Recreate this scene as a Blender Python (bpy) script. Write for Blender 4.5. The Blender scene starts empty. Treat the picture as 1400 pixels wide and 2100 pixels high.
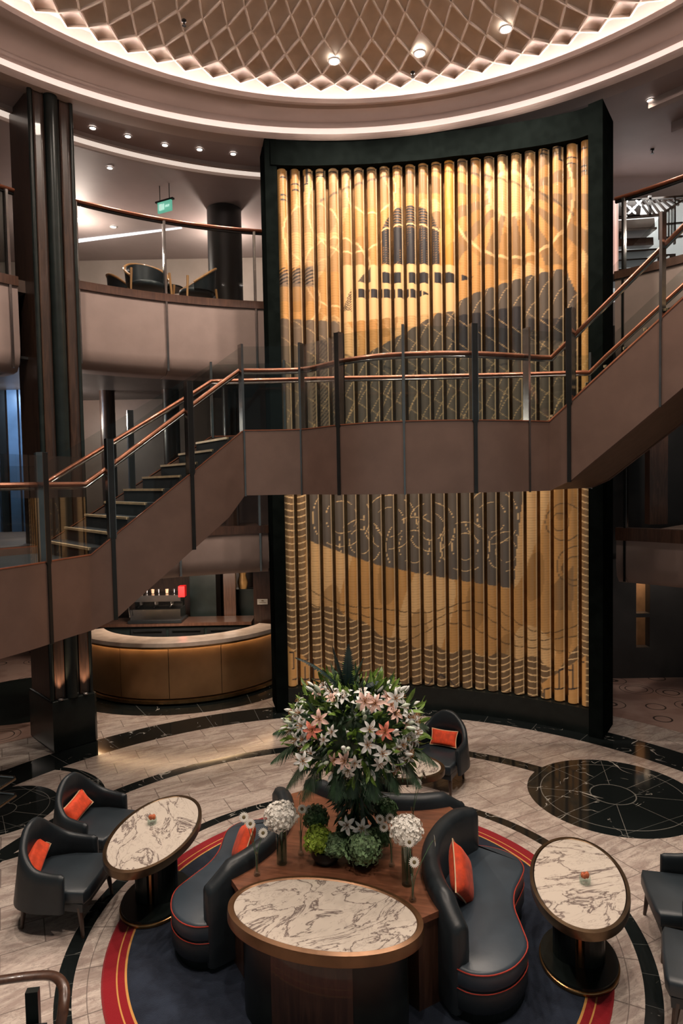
import bpy, math, random
import numpy as np
from mathutils import Vector, Matrix, Euler
random.seed(7)
PI = math.pi
SC = bpy.context.scene
COL = SC.collection
R = math.radians

# ------------------------------------------------------------------ camera
EYE = 4.0
F, PITCH, ROLL = 1350.2, .0455, -.0182
cam_d = bpy.data.cameras.new('camera'); cam = bpy.data.objects.new('camera', cam_d); COL.objects.link(cam)
cam_d.sensor_fit = 'VERTICAL'; cam_d.sensor_height = 36; cam_d.sensor_width = 24
cam_d.lens = F/2100*36; cam_d.clip_end = 200
fw = Vector((0, math.cos(PITCH), -math.sin(PITCH))); up0 = Vector((0, math.sin(PITCH), math.cos(PITCH))); rt0 = Vector((1, 0, 0))
rt = rt0*math.cos(ROLL)+up0*math.sin(ROLL); up = up0*math.cos(ROLL)-rt0*math.sin(ROLL)
m = Matrix((rt, up, -fw)).transposed().to_4x4(); m.translation = Vector((0, 0, EYE))
cam.matrix_world = m
SC.camera = cam

# ------------------------------------------------------------------ view and world
vs = SC.view_settings
vs.view_transform = 'Standard'; vs.look = 'None'; vs.gamma = 1; vs.exposure = 0.5; vs.use_curve_mapping = False
SC.cycles.use_denoising = True
SC.cycles.max_bounces = 8; SC.cycles.diffuse_bounces = 3; SC.cycles.glossy_bounces = 4
SC.cycles.transparent_max_bounces = 16; SC.cycles.transmission_bounces = 6
SC.cycles.sample_clamp_indirect = 4.0
SC.cycles.caustics_reflective = False; SC.cycles.caustics_refractive = False
w = bpy.data.worlds.new('world'); SC.world = w; w.use_nodes = True
w.node_tree.nodes['Background'].inputs[0].default_value = (.56, .66, .66, 1)
w.node_tree.nodes['Background'].inputs[1].default_value = .17

def lamp(name, kind, loc, energy, color=(1, .86, .74), target=None, size=.1, angle=80, blend=.6, parent=None, sizey=None):
    d = bpy.data.lights.new(name, kind); d.energy = energy; d.color = color
    if kind == 'SPOT': d.spot_size = R(angle); d.spot_blend = blend; d.shadow_soft_size = size
    elif kind == 'POINT': d.shadow_soft_size = size
    elif kind == 'AREA':
        d.size = size
        if sizey: d.shape = 'RECTANGLE'; d.size_y = sizey
    o = bpy.data.objects.new(name, d); COL.objects.link(o); o.location = loc
    if target is not None:
        o.rotation_euler = (Vector(target)-Vector(loc)).to_track_quat('-Z', 'Y').to_euler()
    if parent: o.parent = parent
    return o

CX, CY = .06, 5.81           # centre of the atrium floor
# ------------------------------------------------------------------ helpers
def ray(px, py):
    x = (px-700)/F; y = -(py-1050)/F
    return rt*x+up*y+fw
def atz(px, py, z=0):
    d = ray(px, py); return d*((z-EYE)/d.z)+Vector((0, 0, EYE))
def aty(px, py, y):
    d = ray(px, py); return d*(y/d.y)+Vector((0, 0, EYE))
def pol(r, deg, z=0, c=(CX, CY)):
    a = R(deg); return Vector((c[0]+r*math.sin(a), c[1]+r*math.cos(a), z))

class MB:
    def __init__(s): s.v = []; s.f = []
    def add(s, vs, fs):
        n = len(s.v); s.v += [tuple(p) for p in vs]; s.f += [tuple(i+n for i in f) for f in fs]; return s
    def box(s, a, b, M=None):
        x0, y0, z0 = a; x1, y1, z1 = b
        v = [(x0,y0,z0),(x1,y0,z0),(x1,y1,z0),(x0,y1,z0),(x0,y0,z1),(x1,y0,z1),(x1,y1,z1),(x0,y1,z1)]
        if M: v = [M@Vector(p) for p in v]
        return s.add(v, [(0,3,2,1),(4,5,6,7),(0,1,5,4),(1,2,6,5),(2,3,7,6),(3,0,4,7)])
    def prism(s, pts, z0, z1, bev=0):
        n = len(pts)
        if bev:
            c = Vector((sum(p[0] for p in pts)/n, sum(p[1] for p in pts)/n))
            rings = []
            for z, k in ((z0, bev), (z0+bev*.35, bev*.3), (z0+bev, 0), (z1-bev, 0), (z1-bev*.35, bev*.3), (z1, bev)):
                ring = []
                for i in range(n):
                    p = Vector(pts[i][:2]); q = Vector(pts[(i+1) % n][:2]); o = Vector(pts[i-1][:2])
                    t = (q-o); t = t.normalized() if t.length > 1e-9 else Vector((1, 0))
                    nn = Vector((t.y, -t.x))
                    if area2(pts) < 0: nn = -nn
                    w_ = p-nn*k; ring.append((w_.x, w_.y, z))
                rings.append(ring)
            return s.loft(rings, closed=True, caps=True)
        v = [(p[0], p[1], z0) for p in pts]+[(p[0], p[1], z1) for p in pts]
        f = [tuple(range(n))[::-1], tuple(range(n, 2*n))]+[(i, (i+1) % n, n+(i+1) % n, n+i) for i in range(n)]
        return s.add(v, f)
    def loft(s, rings, closed=True, caps=False, ends=False):
        n = len(rings[0]); m_ = len(rings); v = [p for r in rings for p in r]; f = []
        for j in range(m_-1):
            for i in range(n if closed else n-1):
                a, b = j*n+i, j*n+(i+1) % n; f.append((a, b, b+n, a+n))
        if ends:
            for i in range(n if closed else n-1):
                a, b = (m_-1)*n+i, (m_-1)*n+(i+1) % n; f.append((a, b, (i+1) % n, i))
        if caps: f.append(tuple(range(n))[::-1]); f.append(tuple(range((m_-1)*n, m_*n)))
        return s.add(v, f)
    def tube(s, pts, r, n=8, closed=False, sy=1.0):
        pts = [Vector(p) for p in pts]; rings = []; L = len(pts)
        for i, p in enumerate(pts):
            a = pts[i-1] if (i > 0 or closed) else p; b = pts[(i+1) % L] if (i < L-1 or closed) else p
            t = (b-a).normalized(); x = t.cross(Vector((0, 0, 1)))
            if x.length < .05: x = t.cross(Vector((0, 1, 0)))
            x.normalize(); y = x.cross(t)
            rr = r[i] if isinstance(r, (list, tuple)) else r
            rings.append([p+x*math.cos(2*PI*k/n)*rr+y*math.sin(2*PI*k/n)*rr*sy for k in range(n)])
        return s.loft(rings, True, caps=not closed, ends=closed)
    def lathe(s, prof, n=24, c=(0, 0, 0), sx=1, sy=1, M=None):
        rings = []
        for r, z in prof:
            rg = [Vector((c[0]+r*sx*math.cos(2*PI*k/n), c[1]+r*sy*math.sin(2*PI*k/n), c[2]+z)) for k in range(n)]
            if M: rg = [M@p for p in rg]
            rings.append(rg)
        return s.loft(rings, True, caps=True)
    def ell(s, c, r, n=12, m_=8, M=None):
        prof = [(math.sin(PI*j/m_)*1.0+1e-4, -math.cos(PI*j/m_)) for j in range(m_+1)]
        rings = []
        for a, b in prof:
            rg = [Vector((r[0]*a*math.cos(2*PI*k/n), r[1]*a*math.sin(2*PI*k/n), r[2]*b)) for k in range(n)]
            if M: rg = [M@p for p in rg]
            rings.append([p+Vector(c) for p in rg])
        return s.loft(rings, True, caps=True)
    def arc(s, r0, r1, a0, a1, z0, z1, n=24, c=(CX, CY)):
        """solid arc segment between radii and angles"""
        rings = []
        for i in range(n+1):
            a = a0+(a1-a0)*i/n
            rings.append([pol(r0, a, z0, c), pol(r1, a, z0, c), pol(r1, a, z1, c), pol(r0, a, z1, c)])
        return s.loft(rings, True, caps=True)
    def build(s, name, mat, parent=None, smooth=False, loc=None, auto=None):
        me = bpy.data.meshes.new(name); me.from_pydata(s.v, [], s.f); me.materials.append(mat)
        me.validate(); 
        import bmesh
        b = bmesh.new(); b.from_mesh(me); bmesh.ops.recalc_face_normals(b, faces=b.faces); b.to_mesh(me); b.free()
        if smooth:
            for p in me.polygons: p.use_smooth = True
            me.set_sharp_from_angle(angle=R(auto or 40))
        o = bpy.data.objects.new(name, me); COL.objects.link(o)
        if parent: o.parent = parent
        if loc: o.location = loc
        return o
def area2(p): return sum(p[i-1][0]*p[i][1]-p[i][0]*p[i-1][1] for i in range(len(p)))
def tag(o, label=None, cat=None, group=None, kind=None):
    if label: o['label'] = label
    if cat: o['category'] = cat
    if group: o['group'] = group
    if kind: o['kind'] = kind
    return o
def empty(name, loc=(0, 0, 0), rz=0, label=None, cat=None, group=None):
    o = bpy.data.objects.new(name, None); COL.objects.link(o); o.location = loc; o.rotation_euler = (0, 0, rz)
    o.empty_display_size = .1
    return tag(o, label, cat, group)
def copy_tree(o, parent=None):
    c = o.copy(); COL.objects.link(c)
    if parent: c.parent = parent
    for ch in [x for x in KIDS(o)]: copy_tree(ch, c)
    return c
def KIDS(o): return [x for x in bpy.data.objects if x.parent == o]
def catmull(P, n=8):
    out = []; L = len(P)
    P = [Vector(p) for p in P]
    for i in range(L-1):
        p0 = P[max(i-1, 0)]; p1 = P[i]; p2 = P[i+1]; p3 = P[min(i+2, L-1)]
        for k in range(n):
            t = k/n
            out.append(.5*((2*p1)+(p2-p0)*t+(2*p0-5*p1+4*p2-p3)*t*t+(3*p1-p0-3*p2+p3)*t**3))
    out.append(P[-1]); return out

# ------------------------------------------------------------------ materials (node expressions)
class X:
    """scalar node expression"""
    def __init__(s, nt, sock): s.nt = nt; s.k = sock
    def _m(s, op, *o, clamp=False):
        n = s.nt.nodes.new('ShaderNodeMath'); n.operation = op; n.use_clamp = clamp
        for i, v in enumerate((s,)+o):
            if isinstance(v, X): s.nt.links.new(v.k, n.inputs[i])
            else: n.inputs[i].default_value = v
        return X(s.nt, n.outputs[0])
    def __add__(s, o): return s._m('ADD', o)
    def __sub__(s, o): return s._m('SUBTRACT', o)
    def __mul__(s, o): return s._m('MULTIPLY', o)
    def __truediv__(s, o): return s._m('DIVIDE', o)
    def abs(s): return s._m('ABSOLUTE')
    def gt(s, o): return s._m('GREATER_THAN', o)
    def lt(s, o): return s._m('LESS_THAN', o)
    def mod(s, o): return s._m('PINGPONG', o)
    def floor(s): return s._m('FLOOR')
    def frac(s): return s._m('FRACT')
    def mx(s, o): return s._m('MAXIMUM', o)
    def mn(s, o): return s._m('MINIMUM', o)
    def pw(s, o): return s._m('POWER', o)
    def atan2(s, o): return s._m('ARCTAN2', o)
    def sin(s): return s._m('SINE')
    def band(s, a, b): return s.gt(a)*s.lt(b)
    def near(s, c, w_): return (s-c).abs().lt(w_)
    def sstep(s, a, b):
        n = s.nt.nodes.new('ShaderNodeMapRange'); n.interpolation_type = 'SMOOTHSTEP'
        s.nt.links.new(s.k, n.inputs[0]); n.inputs[1].default_value = a; n.inputs[2].default_value = b
        return X(s.nt, n.outputs[0])
def hyp(x, y): return (x*x+y*y)._m('SQRT')
class MAT:
    def __init__(s, name, base=(.5, .5, .5), rough=.5, metal=0, spec=.5, coat=0, sheen=0, emit=None, estr=0):
        s.m = bpy.data.materials.new(name); s.m.use_nodes = True; s.nt = s.m.node_tree
        s.b = s.nt.nodes['Principled BSDF']
        s.b.inputs['Base Color'].default_value = (*base, 1); s.b.inputs['Roughness'].default_value = rough
        s.b.inputs['Metallic'].default_value = metal; s.b.inputs['Specular IOR Level'].default_value = spec
        s.b.inputs['Coat Weight'].default_value = coat; s.b.inputs['Sheen Weight'].default_value = sheen
        if emit: s.b.inputs['Emission Color'].default_value = (*emit, 1); s.b.inputs['Emission Strength'].default_value = estr
        s.tc = s.nt.nodes.new('ShaderNodeTexCoord')
    def xyz(s, out='Object'):
        n = s.nt.nodes.new('ShaderNodeSeparateXYZ'); s.nt.links.new(s.tc.outputs[out], n.inputs[0])
        return [X(s.nt, n.outputs[i]) for i in range(3)]
    def vec(s, x, y, z=0.):
        n = s.nt.nodes.new('ShaderNodeCombineXYZ')
        for i, v in enumerate((x, y, z)):
            if isinstance(v, X): s.nt.links.new(v.k, n.inputs[i])
            else: n.inputs[i].default_value = v
        return n.outputs[0]
    def noise(s, scale, detail=4, vec=None, dist=0, rough=.55):
        n = s.nt.nodes.new('ShaderNodeTexNoise'); n.inputs['Scale'].default_value = scale; n.inputs['Detail'].default_value = detail
        n.inputs['Distortion'].default_value = dist; n.inputs['Roughness'].default_value = rough
        s.nt.links.new(vec or s.tc.outputs['Object'], n.inputs['Vector']); return X(s.nt, n.outputs[0])
    def voro(s, scale, vec=None, feature='F1', out='Distance', rnd=1):
        n = s.nt.nodes.new('ShaderNodeTexVoronoi'); n.feature = feature; n.inputs['Scale'].default_value = scale
        n.inputs['Randomness'].default_value = rnd
        s.nt.links.new(vec or s.tc.outputs['Object'], n.inputs['Vector']); return n.outputs[out]
    def mix(s, f, a, b):
        n = s.nt.nodes.new('ShaderNodeMix'); n.data_type = 'RGBA'
        for i, v in ((0, f), (6, a), (7, b)):
            if isinstance(v, X): s.nt.links.new(v.k, n.inputs[i])
            elif isinstance(v, (int, float)): n.inputs[i].default_value = v
            elif isinstance(v, tuple): n.inputs[i].default_value = (*v, 1)
            else: s.nt.links.new(v, n.inputs[i])
        return n.outputs[2]
    def color(s, c): s.nt.links.new(c, s.b.inputs['Base Color']); return s
    def rough(s, x): s.nt.links.new(x.k, s.b.inputs['Roughness']); return s
    def bump(s, h, dist=.01, strength=.5):
        n = s.nt.nodes.new('ShaderNodeBump'); n.inputs['Distance'].default_value = dist; n.inputs['Strength'].default_value = strength
        s.nt.links.new(h.k, n.inputs['Height']); s.nt.links.new(n.outputs[0], s.b.inputs['Normal']); return s
def simple(name, base, rough=.5, metal=0, var=.15, scale=6, bump=0, **k):
    M_ = MAT(name, base, rough, metal, **k)
    n = M_.noise(scale, 4)
    M_.color(M_.mix(n.sstep(.3, .7), tuple(c*(1-var) for c in base), tuple(min(1, c*(1+var)) for c in base)))
    if bump: M_.bump(M_.noise(scale*12, 2), bump, .4)
    return M_.m
def wood(name, a, b, rough=.35, scale=1.5, axis=2, coat=.2):
    M_ = MAT(name, a, rough, coat=coat); x = M_.xyz()
    k = [14., 14., 14.]; k[axis] = 1.2
    v = M_.vec(x[0]*k[0], x[1]*k[1], x[2]*k[2]); n = M_.noise(scale, 5, v, dist=1.2)
    M_.color(M_.mix(n.sstep(.3, .7), a, b)); return M_.m
def glow(name, color, strength):
    M_ = MAT(name, (.8, .8, .8), .5, emit=color, estr=strength); return M_.m
def glassmat(name, tint, refl=1.0, ior=1.38):
    mt = bpy.data.materials.new(name); mt.use_nodes = True; nt = mt.node_tree; nt.nodes.clear()
    out = nt.nodes.new('ShaderNodeOutputMaterial'); mx = nt.nodes.new('ShaderNodeMixShader')
    tr = nt.nodes.new('ShaderNodeBsdfTransparent'); gl = nt.nodes.new('ShaderNodeBsdfGlossy'); fr = nt.nodes.new('ShaderNodeFresnel')
    fr.inputs[0].default_value = ior; gl.inputs['Roughness'].default_value = .02; gl.inputs[0].default_value = (refl, refl, refl, 1)
    tr.inputs[0].default_value = (*tint, 1)
    cl = nt.nodes.new('ShaderNodeMath'); cl.operation = 'MINIMUM'; cl.inputs[1].default_value = .22; nt.links.new(fr.outputs[0], cl.inputs[0])
    nt.links.new(cl.outputs[0], mx.inputs[0]); nt.links.new(tr.outputs[0], mx.inputs[1]); nt.links.new(gl.outputs[0], mx.inputs[2])
    nt.links.new(mx.outputs[0], out.inputs[0]); return mt

def veins(M_, scale, vec=None, width=.02, seed=0., detail=4):
    n = M_.noise(scale, detail, vec, dist=.8)
    return (n-.5-seed).abs().sstep(width, 0)
def make_floor_mat():
    M_ = MAT('floor_marble', (.6, .5, .45), .12, spec=.6)
    x, y, z = M_.xyz(); dx = x-CX; dy = y-CY; r = hyp(dx, dy); th = dx.atan2(dy)
    # slab tiles on a grid turned with the room, and radial joints inside the first black ring
    c, s_ = math.cos(R(27)), math.sin(R(27))
    u = dx*c+dy*s_; v = dy*c-dx*s_
    row = (v/.36).floor(); ush = u/.72+row*.5
    tileid = M_.vec(ush.floor(), row, 0.)
    wn = M_.nt.nodes.new('ShaderNodeTexWhiteNoise'); wn.noise_dimensions = '3D'; M_.nt.links.new(tileid, wn.inputs[0]); rnd = X(M_.nt, wn.outputs[0])
    joint = (ush.frac()-.5).abs().gt(.4925).mx(((v/.36).frac()-.5).abs().gt(.487))
    a1 = th*(14/PI)
    jr = ((a1.frac()-.5).abs().gt(.488)).mx((r-2.28).abs().lt(.004)) 
    inner = r.lt(2.39)
    joint = joint*(inner*-1+1)+jr*inner
    vv = M_.vec(u*1.0+rnd*7., v*3.2+rnd*5., rnd*3.)
    n1 = M_.noise(1.6, 6, vv, dist=1.4, rough=.65); n2 = M_.noise(5, 5, vv, dist=1.5, rough=.7)
    base = M_.mix(n1.sstep(.36, .62), (.40, .31, .27), (.66, .56, .49))
    base = M_.mix((n2-.5).abs().sstep(.035, 0)*.55, base, (.20, .16, .145))
    base = M_.mix(rnd*.25, base, (.45, .37, .33))
    base = M_.mix(joint*.75, base, (.14, .11, .1))
    # black marble
    k = M_.noise(1.1, 3, dist=1.0); k2 = M_.noise(3.1, 4, dist=1.5)
    vein = (k-.5).abs().sstep(.006, 0)*k2.sstep(.48, .58); 
    blk = M_.mix(vein*.9, (.010, .013, .013), (.62, .58, .52))
    jb = ((th*(22/PI)).frac()-.5).abs().gt(.494)
    blk = M_.mix(jb*.35, blk, (.3, .3, .28))
    ring = r.band(2.39, 2.52).mx(r.band(3.92, 4.12)).mx(r.band(5.36, 5.95))
    mask = ring
    def disc(cx, cy, R_, spokes=8, hub=.26, rim=.84, mask=None, blk=None):
        ax = x-cx; ay = y-cy; q = hyp(ax, ay); t = ax.atan2(ay)
        ln = (q/R_-hub).abs().lt(.007).mx((q/R_-rim).abs().lt(.005))
        sp = ((t*(spokes/(2*PI))+.2).frac()-.5).abs()*q
        ln = ln.mx(sp.lt(.0035/ (2*PI/spokes))*(q/R_).gt(hub))
        m1 = q.lt(R_)
        blk = M_.mix(ln*m1*.5, blk, (.42, .4, .36))
        return mask.mx(m1), blk
    mask, blk = disc(3.36, 8.14, 1.04, mask=mask, blk=blk)
    mask, blk = disc(-4.30, 8.02, .66, mask=mask, blk=blk)
    mask, blk = disc(-5.95, 12.6, 1.55, mask=mask, blk=blk)
    loop = hyp(x+4.35, y-8.0); mask = mask.mx(loop.band(1.18, 1.28))
    loopb = hyp(x+3.3, y-13.9); mask = mask.mx(loopb.lt(2.62)*y.gt(11.2))
    M_.color(M_.mix(mask, base, blk))
    M_.rough(mask*-.08+.16)
    return M_.m
def make_table_marble(seed):
    M_ = MAT('table_marble', (.8, .75, .68), .12, spec=.6); x, y, z = M_.xyz()
    ca, sa = math.cos(seed), math.sin(seed)
    v = M_.vec((x*ca+y*sa)*1.0+seed*3.3, (y*ca-x*sa)*2.2, seed)
    a = M_.noise(1.5, 6, v, dist=1.6, rough=.6); b = M_.noise(4.2, 6, v, dist=1.2, rough=.65)
    c = M_.mix((a-.5).abs().sstep(.028, 0), (.56, .49, .42), (.15, .115, .105))
    c = M_.mix((b-.54).abs().sstep(.02, 0)*.45, c, (.24, .19, .17))
    M_.color(c); return M_.m
def make_rug():
    M_ = MAT('rug_pile', (.02, .03, .06), .95, sheen=.3, spec=.1); x, y, z = M_.xyz(); r = hyp(x, y)
    n = M_.noise(3.5, 5, rough=.7); f = M_.noise(120, 2)
    navy = M_.mix(n.sstep(.35, .68), (.008, .012, .024), (.018, .026, .046))
    c = M_.mix(r.gt(1.985), navy, (.27, .006, .012))
    c = M_.mix((r-1.985).abs().lt(.009).mx((r-2.055).abs().lt(.006)), c, (.62, .30, .08))
    M_.color(c).bump(f, .004, .6); return M_.m
def make_carpet():
    M_ = MAT('carpet_pile', (.25, .16, .13), .95, spec=.1); 
    v = M_.noise(1.2, 3); n1 = M_.voro(1.35, rnd=.55); d = X(M_.nt, n1)
    ringm = (d-.27).abs().lt(.012).mx((d-.40).abs().lt(.009))
    c = M_.mix(v.sstep(.4, .6), (.27, .165, .135), (.36, .24, .2)); c = M_.mix(ringm, c, (.05, .035, .03)); M_.color(c); return M_.m

m_floor = make_floor_mat()
m_carpet = make_carpet()
m_rug = make_rug()
m_plaster = simple('ceiling_plaster', (.42, .325, .29), .7, var=.05, scale=1.5)
m_dome = simple('dome_plaster', (.46, .365, .29), .6, var=.04)
m_ceil = simple('ceiling_paint', (.36, .285, .275), .55, var=.06, scale=1)
m_led = glow('led_strip', (1, .82, .74), 130); m_led2 = glow('outer_led_strip', (1, .78, .66), 3)
m_ledw = glow('led_strip_white', (1, .88, .76), 9)
m_lens = glow('downlight_lens', (1, .93, .86), 9)
m_trimring = simple('downlight_trim', (.5, .46, .42), .4)
m_fascia = simple('fascia_leather', (.27, .195, .172), .55, var=.06, scale=3, bump=.001)
m_stair = simple('stair_fascia_bronze', (.215, .135, .108), .34, .6, var=.08, scale=2.5)
m_soffit = simple('stair_soffit', (.16, .10, .07), .45, .2)
m_black = simple('black_lacquer', (.010, .014, .013), .3, var=.2, spec=.35)
m_frame = simple('black_frame', (.0050, .0068, .0063), .85, var=.2, spec=.0)
m_bronze = simple('dark_bronze_mirror', (.20, .11, .05), .25, .9, var=.2)
m_chrome = simple('brushed_steel', (.33, .31, .30), .22, 1, var=.1)
m_darksteel = simple('dark_steel', (.05, .05, .05), .25, .8, var=.1)
m_copper = simple('copper_handrail', (.30, .10, .052), .32, .5, var=.15, coat=.3)
m_brass = simple('antique_brass', (.36, .20, .085), .28, .95, var=.2)
m_brassd = simple('dark_brass_rim', (.13, .085, .05), .3, .85, var=.2)
m_glass = glassmat('balustrade_glass', (.74, .79, .78), .8)
m_vglass = glassmat('vase_glass', (.86, .92, .90), 1, 1.45)
m_vglassb = glassmat('bud_vase_glass', (.90, .94, .93), 1, 1.5)
m_vglassd = glassmat('vase_glass_green', (.50, .64, .62), .9)
m_hyw = simple('ivory_floret', (.90, .86, .79), .6, var=.06, scale=20)
m_leather = simple('navy_leather', (.015, .020, .024), .40, var=.12, scale=5, bump=.0015, spec=.4)
m_seat = simple('navy_seat_leather', (.031, .045, .060), .40, var=.12, scale=3, bump=.001, spec=.5)
m_seatc = simple('armchair_seat_leather', (.021, .029, .036), .40, var=.12, scale=3, bump=.001, spec=.45)
m_pipe = simple('red_piping', (.36, .03, .015), .5)
m_pillow = simple('orange_red_velvet', (.66, .058, .012), .75, var=.2, scale=16, bump=.004, sheen=.08)
m_pipew = simple('pale_gold_piping', (.75, .5, .3), .5)
m_wood = wood('island_walnut', (.13, .050, .026), (.22, .085, .045), .3, axis=0)
m_woodd = wood('dark_walnut', (.022, .012, .009), (.050, .026, .017), .35)
m_woodm = wood('brown_walnut', (.048, .022, .014), (.085, .040, .025), .3)
m_woodl = wood('honey_wood', (.34, .15, .05), (.48, .24, .09), .35)
m_wall = simple('wall_panel_dark', (.035, .032, .032), .4, var=.2, scale=1.5)
m_wallb = simple('wall_panel_brown', (.14, .095, .075), .5, var=.15, scale=1.2)
m_wallw = simple('wall_cream', (.40, .32, .28), .6, var=.08, scale=1.5)
m_bluegl = simple('blue_grey_panel', (.10, .16, .25), .25, .1, var=.3, scale=1)
m_cream = simple('cream_marble_wall', (.55, .34, .20), .3, var=.25, scale=2)

def struct(o): o['kind'] = 'structure'; return o
def ringloft(name, rows, mat, n=160, parent=None, smooth=True, auto=35):
    """rows: (cx, cy, r, z); open loft of circles, for ceiling rings"""
    b = MB(); b.loft([[(cx+r*math.sin(2*PI*k/n), cy+r*math.cos(2*PI*k/n), z) for k in range(n)] for cx, cy, r, z in rows])
    return b.build(name, mat, parent, smooth, auto=auto)

# ================================================================== SETTING
b = MB(); b.box((-16, -3, -.2), (16, 24, 0)); struct(b.build('floor', m_floor))
b = MB(); b.arc(6.72, 12.5, 36, 100, .001, .006, 30); struct(b.build('floor_carpet', m_carpet))
b = MB()
pts = [(-4.95, 10.45), (-4.6, 13.2), (-4.9, 16), (-12, 16), (-12, 8.2), (-6.2, 9.6)]
b.prism(pts, .0005, .006); 
b.build('floor_carpet', m_carpet)['kind'] = 'structure'
# the black disc under the column, laid into the carpet
b = MB(); b.lathe([(1.45, .0), (1.45, .009)], 48, (-6.05, 12.35, 0)); struct(b.build('trim_1', m_black))

# main flat ceiling with the round opening
ZC = 9.8
LIP = (.04, 4.97, 6.37)
def plate_with_hole(name, c, r, z0, z1, ext, mat, n=128):
    b = MB(); rings = []
    def sq(a):
        s_, c_ = math.sin(a), math.cos(a); k = ext/max(abs(s_), abs(c_)); return (k*s_, 8+k*c_)
    inner = [(c[0]+r*math.sin(2*PI*i/n), c[1]+r*math.cos(2*PI*i/n)) for i in range(n)]
    outer = [sq(2*PI*i/n) for i in range(n)]
    b.loft([[(*p, z0) for p in inner], [(*p, z0) for p in outer], [(*p, z1) for p in outer], [(*p, z1) for p in inner]], True, ends=True)
    return b.build(name, mat, None)
struct(plate_with_hole('ceiling', LIP[:2], LIP[2], ZC, ZC+.04, 17, m_ceil))
# stepped mouldings round the opening: lip, glowing cove wall, soffit ring
struct(ringloft('trim_2', [(.04, 4.97, 6.50, 9.797), (.04, 4.97, 6.42, 9.76), (.04, 4.97, 6.37, 9.80), (.04, 4.97, 6.36, 9.832), (.04, 4.97, 6.40, 9.84), (.04, 4.97, 6.50, 9.84)], m_plaster))
struct(ringloft('trim_3', [(.05, 5.0, 6.52, 9.84), (.05, 5.03, 6.525, 9.95), (.06, 5.05, 6.51, 10.05), (.07, 5.08, 6.42, 10.12), (.09, 5.2, 6.15, 10.14), (.15, 5.36, 5.75, 10.12), (.15, 5.38, 5.68, 10.15), (.20, 5.50, 5.50, 10.14), (.22, 5.52, 5.43, 10.12),
     (.22, 5.52, 5.42, 10.19), (.22, 5.52, 5.52, 10.21), (.22, 5.52, 5.62, 10.215)], m_plaster))
struct(ringloft('trim_4', [(.22, 5.52, 5.60, 10.20), (.22, 5.52, 5.98, 10.20), (.22, 5.52, 6.0, 10.30), (.22, 5.52, 5.98, 10.75), (.22, 5.52, 5.7, 11.0)], m_plaster))
DC = (.22, 5.52)
b = MB(); b.loft([[(.04+r*math.sin(2*PI*k/128), 4.97+r*math.cos(2*PI*k/128), z) for k in range(128)] for r, z in ((6.40, 9.80), (6.40, 9.775), (6.72, 9.765), (6.78, 9.795))]); b.build('trim_7', m_plaster, None, True)['kind'] = 'structure'
t = empty('cove_light', (0, 0, 9.9), 0, 'ring of warm light hidden in the outer ceiling cove', 'cove light')
b = MB(); b.tube([(.04+6.49*math.sin(2*PI*k/96), 4.97+6.49*math.cos(2*PI*k/96), 9.862-9.9) for k in range(96)], .012, 6, closed=True); b.build('light_strip', m_led2, t)
b = MB(); b.loft([[(.045+r*math.sin(2*PI*k/128), 4.985+r*math.cos(2*PI*k/128), z-9.9) for k in range(128)] for r, z in ((6.51, 9.875), (6.51, 9.985), (6.50, 10.01))]); b.build('diffuser_or_added_glow', glow('cove_wall_glow', (1, .74, .62), .40), t, True)  # glowing band added to stand in for light washing the cove wall
t = empty('cove_light', (0, 0, 10.3), 0, 'ring of warm light behind the scalloped edge of the ceiling dome', 'cove light')
b = MB(); b.tube([(DC[0]+5.72*math.sin(2*PI*k/96), DC[1]+5.72*math.cos(2*PI*k/96), 10.24-10.3) for k in range(96)], .016, 6, closed=True); b.build('light_strip', m_led, t)

# the dome: diamond cells in spirals, raised ribs on their edges
NT = 80; DR = 5.52; DZ = 10.31; RISE = .6
def dz(r): return DZ+RISE*(1-(r/DR)**2)
q_ = .93
RR_ = [DR]
for k in (.962, .962, .937, .937, .918, .918, .89, .89)+(.87,)*12: RR_.append(RR_[-1]*k)
def dv(j, i, dn=0):
    r = RR_[j]; a = 2*PI*i/(2*NT)
    return Vector((DC[0]+r*math.sin(a), DC[1]+r*math.cos(a), dz(r)+dn+(.075 if j == 0 else .02 if j == 1 else 0)))
shell = MB(); ribs = MB()
NR = 19
for j in range(0, NR, 1):
    for k in range(NT):
        i = 2*k+(j % 2)
        P0 = dv(j, i); P1 = dv(j+1, i+1); P2 = dv(j+2, i); P3 = dv(j+1, i-1)
        S_ = 5; vv = []
        sz = (P1-P3).length
        for a in range(S_):
            for c in range(S_):
                u_, v_ = a/(S_-1), c/(S_-1)
                p = P0*(1-u_)*(1-v_)+P1*u_*(1-v_)+P2*u_*v_+P3*(1-u_)*v_
                bump = 16*u_*(1-u_)*v_*(1-v_)
                p = p+Vector((0, 0, bump*(.10 if j == 0 else .12 if j == 1 else .03)*sz)); vv.append(p)
        shell.add(vv, [(a*S_+c, (a+1)*S_+c, (a+1)*S_+c+1, a*S_+c+1) for a in range(S_-1) for c in range(S_-1)])
        # ribs along the two lower edges of the cell
        for A, B_ in ((P0, P1), (P0, P3)):
            d = (B_-A).normalized(); sd = d.cross(Vector((0, 0, 1))).normalized()*sz*.055; h = Vector((0, 0, -sz*.075)); u2 = Vector((0, 0, .01))
            ribs.add([A+sd+u2, A+sd*.6+h, A-sd*.6+h, A-sd+u2, B_+sd*q_+u2, B_+sd*.6*q_+h*q_, B_-sd*.6*q_+h*q_, B_-sd*q_+u2],
                     [(0, 1, 5, 4), (1, 2, 6, 5), (2, 3, 7, 6), (0, 3, 2, 1), (4, 5, 6, 7)])
dome = empty('ceiling_dome', (0, 0, 0)); dome['kind'] = 'structure'
b = shell; o = b.build('dome_shell', m_dome, dome, True, auto=50)
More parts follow.
